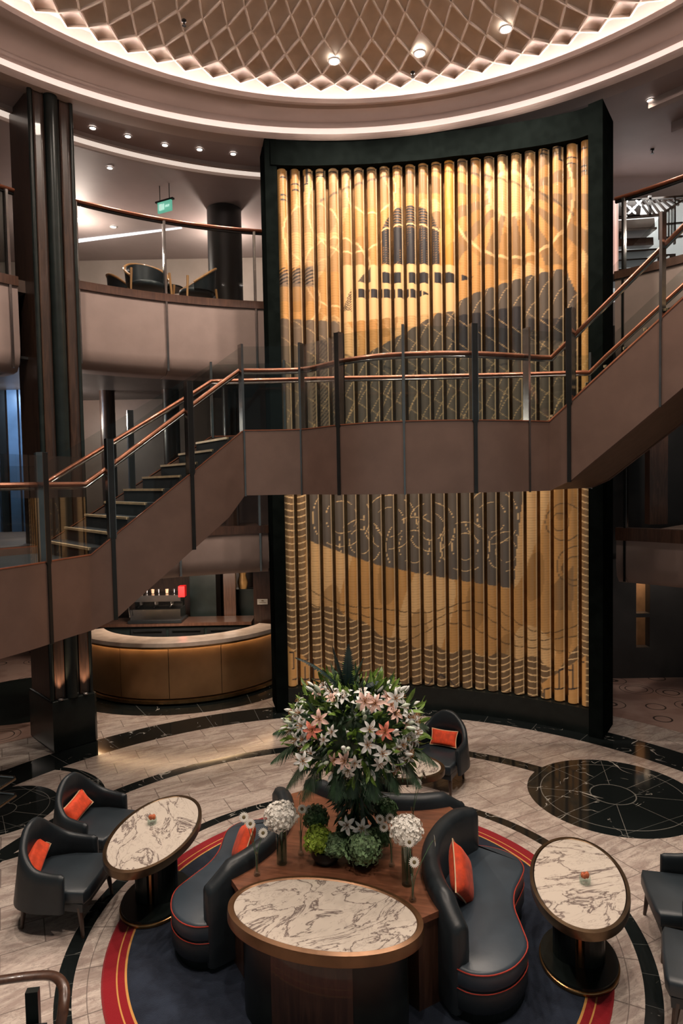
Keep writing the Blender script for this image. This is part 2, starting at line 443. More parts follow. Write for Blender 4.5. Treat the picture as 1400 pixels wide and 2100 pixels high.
o = ribs.build('dome_ribs', m_dome, dome)
b = MB(); b.lathe([(.05, 0), (1.0, 0), (1.0, .05), (.05, .05)], 40, (DC[0], DC[1], dz(.9)+.01)); b.build('dome_boss', m_dome, dome)

# ---- downlights
def downlight(p, label, group, r=.05, power=0, color=(1, .85, .72), ang=95, src=[]):
    if src:
        t = copy_tree(src[0]) if False else None
    t = empty('ceiling_downlight', p, 0, label, 'downlight', group)
    if 'lens' not in MESH:
        b = MB(); b.lathe([(.2, 0), (1.0, 0), (1.0, .08), (.2, .08)], 20); MESH['lens'] = b.build('lens', m_lens, t).data
        b = MB(); b.loft([[(rr*math.cos(2*PI*k/24), rr*math.sin(2*PI*k/24), z) for k in range(24)] for rr, z in ((1.0, 0.02), (1.05, -.12), (1.3, -.1), (1.35, .02))]); MESH['ring'] = b.build('trim_ring', m_trimring, t).data
        for c in KIDS(t): c.scale = (r, r, .1)
    else:
        for nm in ('lens', 'ring'):
            c = bpy.data.objects.new('lens' if nm == 'lens' else 'trim_ring', MESH[nm]); COL.objects.link(c); c.parent = t; c.scale = (r, r, .1)
    if power:
        lamp('lamp', 'SPOT', Vector((0, 0, -.06)), power, color, None, .12, ang, .7, t)
    return t
MESH = {}
def dome_at(px, py):
    d = ray(px, py); tt = 6.0/d.z
    for _ in range(40):
        p = d*tt+Vector((0, 0, EYE)); r = math.hypot(p.x-DC[0], p.y-DC[1]); tt = (dz(r)-.03-EYE)/d.z
    return d*tt+Vector((0, 0, EYE-.02))
for k, (px, py, nm) in enumerate([(685, 122, 'round downlight in the dome, leftmost of the three lit ones'), (860, 106, 'round downlight in the dome, middle of the three lit ones'), (1037, 56, 'round downlight in the dome, rightmost of the three lit ones')]):
    downlight(dome_at(px, py), nm, 'lit downlights in the dome', .075, 420, ang=140)
for a in (-150, -110, -70, -35, 60, 100, 140, 180):
    p = pol(3.9, a, 0, DC); p.z = dz(3.9)-.03
    downlight(p, 'round downlight in the dome beyond the top of the picture', 'unseen dome downlights', .075, 420, ang=140)
for (px, py), nm in zip([(190, 262), (262, 279), (338, 297), (409, 306), (478, 315)], ['first of five small spotlights left to right along the ceiling, nearest the black column', 'second spotlight from the black column along the outer ceiling', 'middle one of the five small ceiling spotlights left of the screen', 'fourth spotlight from the black column along the outer ceiling', 'small ceiling spotlight nearest the left edge of the gold screen']):
    downlight(atz(px, py, ZC-.01), nm, 'spotlights along the upper gallery ceiling', .045, 45)
downlight(atz(225, 344, ZC-.01), 'lone spotlight on the far side of the lit ceiling band', 'spotlights beyond the lit band', .045, 45)
downlight(atz(1333, 205, ZC-.01), 'small spotlight in the ceiling right of the gold screen', 'spotlights right of the screen', .045, 20)
downlight(atz(232, 465, ZC-.01), 'small spotlight seen through the gallery glass above the armchairs', 'spotlights beyond the lit band', .06, 60)
def sprinkler(p, label):
    t = empty('sprinkler_head', p, 0, label, 'sprinkler')
    b = MB(); b.lathe([(.035, 0), (.035, -.02), (.012, -.03), (.012, -.07), (.03, -.075), (.03, -.08)], 12); b.build('sprinkler_body', m_darksteel, t)
sprinkler(dome_at(377, 38), 'small dark sprinkler head in the left part of the dome')
sprinkler(dome_at(846, 145), 'small dark sprinkler head under the middle dome downlight')
sprinkler(atz(1337, 306, ZC), 'small dark sprinkler head in the ceiling right of the gold screen')

# ---- lit band in the upper gallery ceiling
t = empty('ceiling_light_band', (0, 0, 0), 0, 'curved lit cove band crossing the upper gallery ceiling behind the black column', 'cove light')
b = MB(); b.arc(6.78, 6.98, -75, -11, ZC-.05, ZC-.02, 60); b.build('diffuser_or_added_glow', glow('band_diffuser', (1, .84, .72), .5), t)
b = MB(); b.arc(6.99, 7.04, -75, -11, ZC-.10, ZC, 60); b.arc(6.70, 6.77, -75, -11, ZC-.07, ZC, 60); b.build('edge_moulding', m_plaster, t)
b = MB(); b.arc(6.65, 6.78, 46, 80, ZC-.13, ZC, 40); b.build('trim_5', m_plaster)['kind'] = 'structure'
b = MB(); b.arc(7.6, 7.7, 46, 80, ZC-.16, ZC, 40); b.build('trim_6', m_ceil)['kind'] = 'structure'

# ================================================================== FEATURE SCREEN
A0, A1 = -9.75, 40.35
def ztop(a): return float(np.interp(a, [-10, 0, 10, 20, 30, 40], [9.37, 9.40, 9.39, 9.35, 9.24, 9.11]))
fs = empty('feature_screen', (CX, CY+5.7, 0), 0, 'tall curved screen of gold printed vertical slats in a black frame', 'screen wall')
O = Vector((CX, CY+5.7, 0))
def shifted(b, o): b.v = [tuple(Vector(v)-o) for v in b.v]; return b
b = MB(); b.arc(5.92, 6.3, A0-2.3, A1+1.2, 0, 9.48, 60); shifted(b, O).build('back_panel', m_bronze, fs, True)
b = MB(); b.arc(5.62, 6.32, A0-3.0, A0-.95, 0, ZC-.01, 4); shifted(b, O).build('left_jamb', m_frame, fs)
b = MB(); b.loft([[pol(5.60, A1+1.0+k*.55, z), pol(6.34, A1+.4+k*.40, z), pol(6.34, A1+.4+k*.40, zz), pol(5.60, A1+1.0+k*.55, zz)] for k in range(5) for z, zz in ((0, 9.52+0*k),)], True, caps=True); shifted(b, O).build('right_jamb', m_frame, fs)
b = MB(); b.loft([[pol(5.60, a, ztop(a)-.03), pol(5.95, a, ztop(a)-.03), pol(5.95, a, ztop(a)+.42), pol(5.60, a, ztop(a)+.38)] for a in [A0-2+(A1-A0+4)*i/60 for i in range(61)]], True, caps=True); shifted(b, O).build('header', m_frame, fs)
b = MB(); b.arc(5.66, 5.95, A0-2, A1+2, 0, .40, 60); shifted(b, O).build('plinth', m_black, fs)

def art(px, py):
    """printed picture on the slats: an abstract liner with sun rays above and waves below"""
    N = px.shape; C_ = np.zeros(N+(3,)); 
    gold = np.array([.46, .225, .072]); cream = np.array([.66, .41, .19]); brown = np.array([.13, .075, .036]); dark = np.array([.022, .020, .022]); hull = np.array([.085, .064, .048])
    def put(mk, c, a=1.0):
        mk = np.clip(mk.astype(float)*a, 0, 1)[..., None]; C_[:] = C_*(1-mk)+c*mk
    C_[:] = gold
    put((np.sin(px*.031)+np.sin(py*.017+px*.02)) > .3, cream, .6)
    put((np.sin(px*.052+1)*np.sin(py*.023+px*.011) > .45), gold*.55, .6)
    put((np.mod(py, 5.2) < 1.6), gold*.6, .35)
    up_ = py < 960
    # sun rays
    dx_, dy_ = px-1050, py-400; rr = np.hypot(dx_, dy_); aa = np.arctan2(dy_, dx_)
    put(up_ & (rr < 230) & (rr > 48) & (np.mod(aa*14/PI, 2) < .95) & (py < 545), brown*1.5, .85)
    put(up_ & (rr > 230) & (px > 860) & (np.mod(aa*14/PI, 2) < .5) & (py < 500), brown*2, .5)
    put(up_ & (rr > 120) & (rr < 230) & (np.mod(rr, 44) < 12) & (py < 545), gold*.55, .5)
    put(up_ & (rr < 48) & (rr > 40), cream, 1)
    put(up_ & (np.abs(rr-130) < 3), cream, .8)
    # circles in the left sky
    for cx_, cy_, R_ in ((640, 480, 60), (690, 560, 70), (720, 430, 90), (600, 620, 55), (760, 390, 50)):
        d = np.hypot(px-cx_, py-cy_); put(up_ & (d < R_) & (py < cy_), brown*2.2, .5); put(up_ & (np.abs(d-R_) < 1.8), cream*1.1, .9)
    # left buildings band
    put(up_ & (px < 650) & (py > 548+.25*(640-px)) & (py < 590), hull*1.6, .75)
    put(up_ & (px < 648) & (py > 552) & (py < 585) & (np.mod(py+px*.4, 7) < 3), dark, .9)
    put(up_ & (px < 700) & (py > 655+.05*(px-570)), hull*1.3, .9)
    # hull
    hl = np.interp(px, [690, 829, 908, 970, 1031, 1093, 1160, 1185], [760, 685, 639, 605, 584, 566, 552, 600])
    put(up_ & (px > 690) & (px < 1185) & (py > hl), hull, 1)
    put(up_ & (px > 690) & (py > hl) & (np.mod(px*.9+py*.6, 34) < 1.6), cream, .55)
    put(up_ & (px > 930) & (px < 1075) & (py > 640+.15*(1000-px)) & (py < 725), dark, .95)
    put(up_ & (px > 1085) & (px < 1170) & (py > 655) & (py < 700), dark, .8)
    put(up_ & (py > 790) & (np.mod(px+py*.5, 60) < 2), cream, .5)
    put(up_ & (px > 640) & (px < 690) & (py > 700) & (np.mod(py+px, 9) < 3.5), dark, .8)
    put(up_ & (px > 905) & (px < 932) & (py < 640), np.array([.60, .24, .035]), .75)
    put(up_ & (px > 655) & (px < 1180) & (np.abs(np.hypot((px-900)*.6, py-560)-205) < 2), dark, .6)
    put(up_ & (py > 640) & (np.mod(py-px*.55, 47) < 1.5), cream, .5)
    # superstructure
    put(up_ & (px > 700) & (px < 935) & (py > 546) & (py < 640+(935-px)*.1), cream, .9)
    put(up_ & (px > 770) & (px < 960-(py-575)*2) & (np.abs(py-572) < 11-(px > 925)*(px-925)*.2) & (np.mod(px, 55) > 12), dark, 1)
    put(up_ & (px > 727) & (px < 880) & (np.abs(py-604) < 9-(px > 850)*(px-850)*.25) & (np.mod(px, 27) > 4), dark, 1)
    put(up_ & (px > 733) & (px < 760) & (py > 545) & (py < 581) & (py > 581-(px-733)*1.2), dark, .9)
    put(up_ & (px > 700) & (px < 722) & (py > 637-(px-700)*2) & (py < 640) & (np.mod(py+px, 5) < 3), dark, .95)
    # funnel
    fx = (px-842)/60; ft = 425+28*fx**2+26*np.clip(np.abs(fx)-.6, 0, 1)*2
    fm = up_ & (np.abs(fx) < 1) & (py > ft) & (py < 544)
    put(fm, dark, 1)
    put(fm & (py < 470) & (np.mod(py, 5.5) < 1.6), gold*.6, .8)
    put(fm & (py > 470) & (np.mod(px, 6) < 1.6) & (np.mod(py, 5) < 2), gold*.45, .8)
    put(fm & (np.abs(py-(462+14*fx**2)) < 1.6), cream, .9)
    # corner key pattern, both top corners
    for x0, sgn in ((572, 1), (1207, -1)):
        u_ = (px-x0)*sgn; top = np.interp(px, [560, 700, 850, 950, 1080, 1205], [342, 342, 332, 320, 302, 282]); v_ = py-top
        for (a, b_, c, d) in ((0, 24, 22, 27), (19, 0, 23, 27), (0, 60, 22, 63), (0, 70, 22, 73), (22, 38, 60, 41), (54, 8, 58, 41), (24, 50, 50, 53), (46, 20, 50, 53), (60, 14, 95, 17), (92, 0, 96, 24), (72, 22, 97, 25)):
            put(up_ & (u_ > min(a, c)) & (u_ < max(a, c)) & (v_ > min(b_, d)) & (v_ < max(b_, d)), dark, .95)
        put(up_ & (u_ > 97) & (u_ < 330) & (np.abs(v_-15) < 1.3), dark, .9)
    # lower half
    lo = ~up_
    bl = np.interp(px, [580, 632, 704, 771, 859, 936, 1054, 1076], [1085, 1108, 1134, 1157, 1175, 1188, 1206, 1000])
    put(lo & (py < bl) & (px < 1075), hull*1.15, 1)
    for cx_, cy_, R_ in ((740, 1110, 45), (800, 1070, 55), (850, 1120, 60), (885, 1080, 50), (955, 1120, 50), (1010, 1060, 55), (1040, 1130, 40), (700, 1060, 60)):
        d = np.hypot(px-cx_, py-cy_); put(lo & (py < bl) & ((np.abs(d-R_) < .8) | (np.abs(d-R_*.55) < .7)) & (np.mod(np.arctan2(py-cy_, px-cx_)*2+cx_, 3.0) < 2.2), cream, .9)
    for cx_, cy_, R_ in ((1160, 1070, 38), (1150, 1070, 18), (1185, 1160, 40), (1180, 1165, 24)):
        d = np.hypot(px-cx_, py-cy_); put(lo & (np.abs(d-R_) < 1.3), brown, .9)
    wl = 1232+18*np.sin(px*.018)+.10*(px-640)
    for k_, ph in ((0, 0), (22, 1.0), (48, 2.2)):
        put(lo & (py > bl) & (np.abs(py-(wl+k_-8+9*np.sin(px*.03+ph))) < 1.1), brown*.6, .85)
    wt = np.interp(px, [590, 640, 700, 770, 830, 900, 1000, 1090, 1150, 1206], [1200, 1238, 1252, 1292, 1318, 1328, 1340, 1346, 1372, 1300])+5*np.sin(px*.09)
    wv = lo & (py > wt)
    put(wv, brown*1.1, 1)
    edge = lo & (((px < 628) & (py < 1238)) | (px > 1186))
    put(edge, brown*1.3, .85)
    put((wv | edge) & (np.mod(py+5*np.sin(px*.06)+.02*px, 13.5) < 2.6), cream, 1)
    put(lo & (px > 1130) & (px < 1178) & (py > 1160) & (py < 1250) & (py > 1160+(1178-px)*.9), brown, .6)
    for x0, sgn in ((590, 1), (1200, -1)):
        u_ = (px-x0)*sgn; v_ = py-(1330 if sgn > 0 else 1350)
        put(lo & (u_ >= -5) & (u_ < 105-.3*v_) & (v_ > -5+.62*u_) & (v_ < 120), gold*1.1, .95)
        for (a, b_, c, d) in ((0, 4, 14, 7), (9, 4, 13, 40), (20, 10, 24, 60), (20, 20, 50, 23), (48, 20, 52, 62), (33, 34, 37, 74), (34, 59, 80, 62), (78, 60, 82, 90), (8, 59, 34, 62)):
            put(lo & (u_ > a) & (u_ < c) & (v_ > b_) & (v_ < d), dark, .95)
    for cx_ in (905, ):
        put(lo & (np.abs(np.abs(px-cx_)*.8+1380-py) < 2) & (np.abs(px-cx_) < 30), dark, .9)
    return np.clip(C_, 0, 1)

def art_material():
    M_ = MAT('printed_gold_slat', (.7, .5, .2), .32, .0, spec=.6, coat=.3)
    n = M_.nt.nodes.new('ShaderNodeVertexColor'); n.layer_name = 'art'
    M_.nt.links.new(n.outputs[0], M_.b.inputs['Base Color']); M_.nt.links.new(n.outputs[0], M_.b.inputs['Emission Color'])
    M_.b.inputs['Emission Strength'].default_value = .20  # weak self-glow added to the slats in place of light falling on them
    return M_.m
m_art = art_material()
def proj_np(P):
    v = P-np.array([0, 0, EYE]); X_ = v@np.array(rt); Y_ = v@np.array(up); Z_ = v@np.array(fw)
    return 700+F*X_/Z_, 1050-F*Y_/Z_
NS = 24; nc0 = 11; PITCHA = (A1-A0)/(NS-1); Z0 = .42
nz = 900; nc = 12
for i in range(NS):
    ac = A0+PITCHA*i; c0 = pol(5.80, ac); tx = Vector((math.cos(R(ac)), -math.sin(R(ac)), 0)); nn = Vector((math.sin(R(ac)), math.cos(R(ac)), 0))
    ph = np.linspace(-PI/2, PI/2, nc0); zs = np.linspace(Z0, ztop(ac), nz)
    lx = np.append(.075*np.sin(ph), .096); ly = np.append(-.085*np.cos(ph), -.012)
    base = np.array(c0)[None, :]+lx[:, None]*np.array(tx)[None, :]+ly[:, None]*np.array(nn)[None, :]
    V = np.repeat(base[None], nz, 0).copy(); V[:, :, 2] = zs[:, None]
    flat = np.array(c0)[None, :]+(1.2*lx)[:, None]*np.array(tx)[None, :]
    Q = np.repeat(flat[None], nz, 0).copy(); Q[:, :, 2] = zs[:, None]
    px, py = proj_np(Q); Ccol = art(px, py); Ccol[:, -1] *= .22; Ccol[:, -2] = Ccol[:, -2]*.4+np.array([.42, .28, .15]); Ccol[:, 0] = np.array([.10, .06, .03])  # slat edges: shade and a bright edge highlight painted into the print colour
    me = bpy.data.meshes.new('slat'); idx = np.arange(nz*nc).reshape(nz, nc)
    fcs = np.stack([idx[:-1, :-1], idx[:-1, 1:], idx[1:, 1:], idx[1:, :-1]], -1).reshape(-1, 4)
    V = V-np.array(c0); V = V.reshape(-1, 3)
    me.vertices.add(len(V)); me.vertices.foreach_set('co', V.ravel())
    me.loops.add(fcs.size); me.loops.foreach_set('vertex_index', fcs.ravel().astype(np.int32))
    me.polygons.add(len(fcs)); me.polygons.foreach_set('loop_start', np.arange(0, fcs.size, 4, dtype=np.int32)); me.polygons.foreach_set('loop_total', np.full(len(fcs), 4, dtype=np.int32))
    me.polygons.foreach_set('use_smooth', np.ones(len(fcs), dtype=bool)); me.update()
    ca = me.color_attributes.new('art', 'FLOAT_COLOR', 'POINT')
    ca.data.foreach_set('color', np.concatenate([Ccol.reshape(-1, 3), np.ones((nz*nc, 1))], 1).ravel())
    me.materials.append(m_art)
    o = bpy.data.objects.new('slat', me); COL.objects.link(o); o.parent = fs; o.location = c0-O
# added fill spots floating under the dome, without fittings, to light the slats
for a, e in ((75, 290), (20, 130), (-60, 90)):
    p = pol(1.6, a, 10.55, (CX, CY)); q = pol(5.7, max(-6, min(a, 40)-12), 4.2)
    lamp('added_screen_fill', 'SPOT', p, e, (1, .80, .58), q, .15, 85, .9)
# ================================================================== COLUMN
def column(c, ang, hw, hd, z1, label):
    t = empty('column', (c[0], c[1], 0), R(ang), label, 'column')
    zb = .78
    b = MB(); b.box((-hw, -hd, zb), (hw, hd, z1)); b.build('shaft', m_woodd, t)
    b = MB(); b.prism([(-hw-.03, -hd-.07), (hw+.02, -hd-.07), (hw+.07, -hd-.02), (hw+.07, hd+.05), (-hw-.03, hd+.05)], 0, zb, .025); b.build('base', m_black, t, True)
    b = MB(); b.lathe([(.10, zb), (.10, z1)], 24, (0, -hd, 0), 1.0, 1.0); b.build('half_round_pilaster', m_black, t, True)
    for x in (-hw, hw):
        b = MB(); b.lathe([(.035, zb), (.035, z1)], 16, (x, -hd, 0)); b.build('corner_bead', m_black, t, True)
    for s_ in (-1, 1):
        x = s_*.19
        b = MB(); b.loft([[(x+.075*math.sin(a), -hd-.03+.035*math.cos(a), z) for a in [-PI/2+PI*k/10 for k in range(11)]] for z in (zb+.02, z1)], False); b.build('fluted_channel', m_woodd, t, True)
        b = MB(); b.lathe([(.045, 0), (.045, .02), (.03, .03)], 16, (x, -hd-.045, zb)); b.build('uplight', m_chrome, t)
        lamp('lamp', 'SPOT', (x, -hd-.055, zb+.05), 60, (1, .62, .38), None, .015, 46, .8, t).rotation_euler = (PI, 0, 0)
    return t
col = column((-4.5, 10.32), 43.8, .295, .44, ZC-.01, 'tall black column with a rounded pilaster left of the staircase')

# ================================================================== UPPER AND LOWER GALLERIES
def balustrade(name, a0, a1, zfb, zft, ztrim, zrail, posts, label, seg=None, rail=True, glass=True, RR=6.3, ends=(False, False)):
    t = empty(name, pol(RR, (a0+a1)/2, zfb), 0, label, 'balustrade'); o0 = Vector(t.location)
    def bl(b, nm, mt, sm=False): return shifted(b, o0).build(nm, mt, t, sm)
    n = max(6, int(abs(a1-a0)/1.5))
    prof = [(RR, zft), (RR-.01, zfb+.30), (RR+.03, zfb+.12), (RR+.12, zfb+.02), (RR+.26, zfb), (RR+.6, zfb), (RR+.6, zft)]
    cuts = [a0]+list(seg or [])+[a1]
    for ca, cb in zip(cuts[:-1], cuts[1:]):
        b = MB(); m_ = max(4, int(abs(cb-ca)/1.2))
        b.loft([[pol(r, ca+.05+(cb-ca-.1)*i/m_, z) for r, z in prof] for i in range(m_+1)], True, caps=True); bl(b, 'fascia_panel', m_fascia, True)
    b = MB(); b.arc(RR+.06, RR+.5, a0, a1, zfb+.2, zft-.01, n); bl(b, 'seam_backing', m_black)
    b = MB(); b.arc(RR-.03, RR+.14, a0, a1, zft, ztrim, n); bl(b, 'base_trim', m_woodm)
    if glass:
        for ca, cb in zip(cuts[:-1], cuts[1:]):
            b = MB(); b.loft([[pol(RR+.05, ca+.06+(cb-ca-.12)*i/8, z) for z in (ztrim, zrail-.03)] for i in range(9)], False); g = bl(b, 'glass_pane', m_glass)
    for a in posts:
        b = MB(); M_ = Matrix.Translation(pol(RR, a, 0))@Matrix.Rotation(-R(a), 4, 'Z')
        b.box((-.018, -.03, zfb+.05), (.018, -.005, zrail-.03), M_); b.box((-.022, -.0, ztrim), (.022, .07, zrail-.03), M_); bl(b, 'post', m_chrome)
    if rail:
        b = MB(); b.tube([pol(RR+.02, a0+(a1-a0)*i/n, zrail) for i in range(n+1)], .042, 10, sy=.7); bl(b, 'handrail', m_copper, True)
        b = MB(); b.tube([pol(RR+.04, a0+(a1-a0)*i/n, zrail-.045) for i in range(n+1)], .03, 8, sy=.7); bl(b, 'under_rail', m_darksteel, True)
    return t
ang = lambda px, py, RR=6.3: None
balustrade('upper_balustrade', -42.5, -12.5, 5.90, 7.12, 7.25, 8.50, [-41.2, -28.2, -14.0], 'curved upper gallery balustrade between black column and gold screen', [-41.2, -28.2, -14.0])
balustrade('upper_balustrade', -75, -49.5, 5.72, 6.98, 7.12, 8.38, [-50.6, -62], 'upper gallery balustrade left of the black column, rounded fascia end', [-50.6, -62])
balustrade('upper_balustrade', 42.7, 78, 5.80, 7.08, 7.2, 8.32, [43.9, 60], 'upper gallery balustrade right of the gold screen before the shop', [43.9, 60])
balustrade('lower_balustrade', -40, -12.8, 2.36, 3.10, 3.24, 4.3, [-27.2, -14.2], 'lower gallery fascia of cream panels above the bar', [-27.2, -14.2], rail=False, glass=False)
balustrade('lower_balustrade', 42.9, 78, 2.30, 3.0, 3.2, 4.3, [44.2], 'lower gallery fascia of cream panels right of the gold screen', [44.2], rail=False, glass=False)
# gallery decks
def deck(name, a0, a1, z0, z1, mt, r0=6.45, r1=14):
    b = MB(); b.arc(r0, r1, a0, a1, z0, z1, 30); return struct(b.build(name, mt))
deck('floor_deck', -95, -12.6, 6.95, 7.13, m_wallb); deck('floor_deck', 44.6, 95, 6.9, 7.1, m_wallb)
deck('ceiling_deck', -95, -12.6, 5.95, 5.99, m_wall); deck('ceiling_deck', 44.6, 95, 5.9, 5.94, m_wall)
deck('floor_deck', -95, -12.6, 2.95, 3.12, m_wallb); deck('floor_deck', 44.6, 95, 2.9, 3.1, m_wallb)
deck('ceiling_deck', -95, -12.6, 2.40, 2.44, m_wall); deck('ceiling_deck', 44.6, 95, 2.34, 2.38, m_wall)

# back walls, storey by storey
def wallbox(name, a, b_, mt): b = MB(); b.box(a, b_); return struct(b.build(name, mt))
wallbox('wall_back', (-16, 17.2, 7.1), (0, 17.4, ZC), m_wallw)
wallbox('wall_back_lower', (-16, 15.0, 2.4), (0, 15.2, 7.0), m_wallb)
wallbox('wall_back_ground', (-16, 16.6, 0), (0, 16.8, 2.42), m_woodd)
wallbox('wall_right', (4.9, 15.6, 5.8), (14, 15.8, ZC), m_wallw)
wallbox('wall_right_lower', (4.9, 13.2, 2.3), (14, 13.4, 7.0), m_wall)
wallbox('wall_left', (-16, 0, 0), (-15.8, 17.4, ZC), m_wallb)
wallbox('wall_far_right', (14, 0, 0), (14.2, 16, ZC), m_wallb)
# blue panels of the lift lobby behind the column (middle storey, left)
for i, (xa, xb) in enumerate([(-7.6, -6.84), (-6.80, -6.66), (-6.62, -6.42), (-6.38, -6.16), (-6.12, -5.9)]):
    b = MB(); b.box((xa, 13.2, 3.12), (xb, 13.3, 5.95)); o = b.build('lobby_panel', m_bluegl if i != 1 else m_darksteel)
    tag(o, ['wide blue-grey lobby wall panel at the far left of the middle storey', 'narrow dark strip between the blue-grey lobby panels', 'blue-grey lobby panel just right of the narrow dark strip', 'blue-grey lobby panel second right of the narrow dark strip', 'blue-grey lobby panel closest to the black column'][i], 'wall panel', 'lobby wall panels')
lamp('lobby_light', 'AREA', (-6.6, 12.2, 5.85), 34, (.55, .75, 1), (-6.9, 13.3, 4.3), .6)
# round-cornered pillars in the middle storey
for px, wd in ((220, .30), (350, .34), (470, .3)):
    p = aty(px, 830, 13.6)
    b = MB(); b.lathe([(wd/2, 0), (wd/2, 2.83)], 20, (0, 0, 0)); o = b.build('gallery_pillar', m_woodd, None, True, loc=(p.x, p.y, 3.12))
    tag(o, {220: 'dark round pillar in the middle storey nearest the black column', 350: 'dark round pillar in the middle storey above the stair flight', 470: 'dark round pillar in the middle storey nearest the gold screen'}[px], 'pillar', 'middle storey pillars')
p = aty(1345, 1040, 12.4)
b = MB(); b.box((-.17, -.1, 0), (.17, .1, 2.8)); tag(b.build('gallery_pillar', m_woodm, None, loc=(p.x, p.y, 3.1)), 'brown wood pillar under the right stair flight', 'pillar')

# ---- right ground floor: dark wall with a lit niche
b = MB()
W0 = aty(1250, 1300, 12.9).x; NX0 = aty(1304, 1300, 12.9).x; NX1 = aty(1332, 1300, 12.9).x
b.box((W0-.9, 12.9, 0), (NX0, 13.1, 2.38)); b.box((NX1, 12.9, 0), (12, 13.1, 2.38)); b.box((NX0, 12.9, 0), (NX1, 13.1, .62)); b.box((NX0, 12.9, 1.22), (NX1, 13.1, 1.30))
struct(b.build('wall_right_ground', m_wall))
b = MB(); b.box((NX0-.6, 13.9, 0), (NX1+.8, 14.0, 2.38)); struct(b.build('wall_niche', m_cream))
lamp('niche_light', 'POINT', (NX0+.2, 13.5, 2.2), 12, (1, .7, .45), None, .05)

# ---- upper left gallery interior
t = empty('ceiling_light_band', aty(250, 482, 15.5), 0, 'straight white light slot in the ceiling behind the gallery armchairs', 'cove light')
o0 = Vector(t.location); pa = atz(120, 500, ZC-.02); pb = atz(372, 468, ZC-.02)
b = MB(); d = (pb-pa).normalized(); s_ = d.cross(Vector((0, 0, 1)))*.09
b.add([pa+s_-o0, pb+s_*.3-o0, pb-s_*.3-o0, pa-s_-o0, pa+s_-o0+Vector((0, 0, .02)), pb+s_*.3-o0+Vector((0, 0, .02)), pb-s_*.3-o0+Vector((0, 0, .02)), pa-s_-o0+Vector((0, 0, .02))], [(0, 1, 2, 3), (4, 5, 6, 7), (0, 1, 5, 4), (1, 2, 6, 5), (2, 3, 7, 6), (3, 0, 4, 7)]); b.build('diffuser_or_added_glow', glow('slot_diffuser', (.95, .92, 1), 1.2), t)
p = aty(462, 540, 14.2)
b = MB(); b.lathe([(.36, 0), (.36, 2.66)], 24); tag(b.build('gallery_pillar', m_wall, None, True, loc=(p.x, p.y, 7.13)), 'broad grey round pillar behind the right gallery armchair', 'pillar')
# armchairs with honey wood arms
def bent_chair():
    t = empty('gallery_armchair', (0, 0, 0))
    b = MB(); rings = []
    for i in range(17):
        a = -2.1+4.2*i/16; h = .46+.46*max(0, math.cos(a*.62))**1.4
        ox, oy = -.33*math.cos(a), .34*math.sin(a)
        rings.append([(ox*.92, oy*.92, .44), (ox*1.05, oy*1.05, .44), (ox*1.12, oy*1.12, h), (ox*1.0, oy*1.0, h)])
    b.loft(rings, True, caps=True); b.build('backrest', m_leather, t, True)
    b = MB(); b.prism([(.32*math.cos(a*PI/10), .31*math.sin(a*PI/10)) for a in range(20)], .38, .48, .03); b.build('seat', m_leather, t, True)
    b = MB(); b.tube([(-.36*math.cos(-2.1+4.2*i/16)*1.02, .37*math.sin(-2.1+4.2*i/16)*1.02, .47+.46*max(0, math.cos((-2.1+4.2*i/16)*.62))**1.4) for i in range(17)], .024, 8); b.build('arm_rail', m_woodl, t, True)
    for x, y in ((.30, .33), (.30, -.33), (-.28, .25), (-.28, -.25)):
        b = MB(); b.tube([(x*1.15, y*1.12, 0), (x, y, .64 if x > 0 else .5)], [.014, .024], 8); b.build('leg', m_woodl, t, True)
    return t
gc = bent_chair(); p = aty(300, 560, 12.0); gc.location = (p.x, p.y, 7.13); gc.rotation_euler.z = R(-60); tag(gc, 'dark armchair with honey wood legs, left of the pair behind the gallery glass', 'armchair', 'gallery armchairs')
g2 = copy_tree(gc); p = aty(402, 575, 12.5); g2.location = (p.x, p.y, 7.13); g2.rotation_euler.z = R(215); tag(g2, 'dark armchair with honey wood arm, right of the pair behind the gallery glass', 'armchair', 'gallery armchairs')
p = aty(270, 560, 13.0); g3 = copy_tree(gc); g3.location = (p.x-.1, p.y, 7.13); g3.rotation_euler.z = R(20); tag(g3, 'third gallery armchair, partly hidden behind the left one', 'armchair', 'gallery armchairs')
p = aty(344, 560, 13.1)
t = empty('side_table', (p.x, p.y, 7.13), 0, 'small dark round table between the gallery armchairs', 'table')
b = MB(); b.lathe([(.3, .70), (.3, .73)], 24); b.build('table_top', m_black, t); b = MB(); b.lathe([(.2, 0), (.2, .02), (.03, .04), (.03, .70)], 16); b.build('pedestal', m_darksteel, t)
# exit sign hung from the ceiling
p = aty(338, 424, 13.0)
t = empty('exit_sign', (p.x, p.y, p.z), R(-28), 'small green exit sign hanging from the upper gallery ceiling', 'sign')
b = MB(); b.box((-.17, -.02, -.10), (.17, .02, .10)); b.build('sign_face', glow('exit_green', (.0, .42, .27), .55), t)
mw = glow('exit_white', (.55, .9, .75), .5)
b = MB()
b.box((-.13, -.026, -.06), (-.06, -.021, .06)); b.box((-.045, -.026, -.06), (-.03, -.021, .05)); b.ell((-.01, -.024, .045), (.014, .004, .014)); b.box((-.02, -.026, -.055), (.0, -.021, .03)); 
for k in range(4): b.box((.03+.027*k, -.026, -.02), (.047+.027*k, -.021, .02))
b.build('pictogram', mw, t)
b = MB(); b.box((-.22, -.03, .10), (.22, .03, .13)); b.tube([(-.12, 0, .13), (-.12, 0, ZC-p.z)], .008, 6); b.tube([(.12, 0, .13), (.12, 0, ZC-p.z)], .008, 6); b.build('hanger', m_black, t)

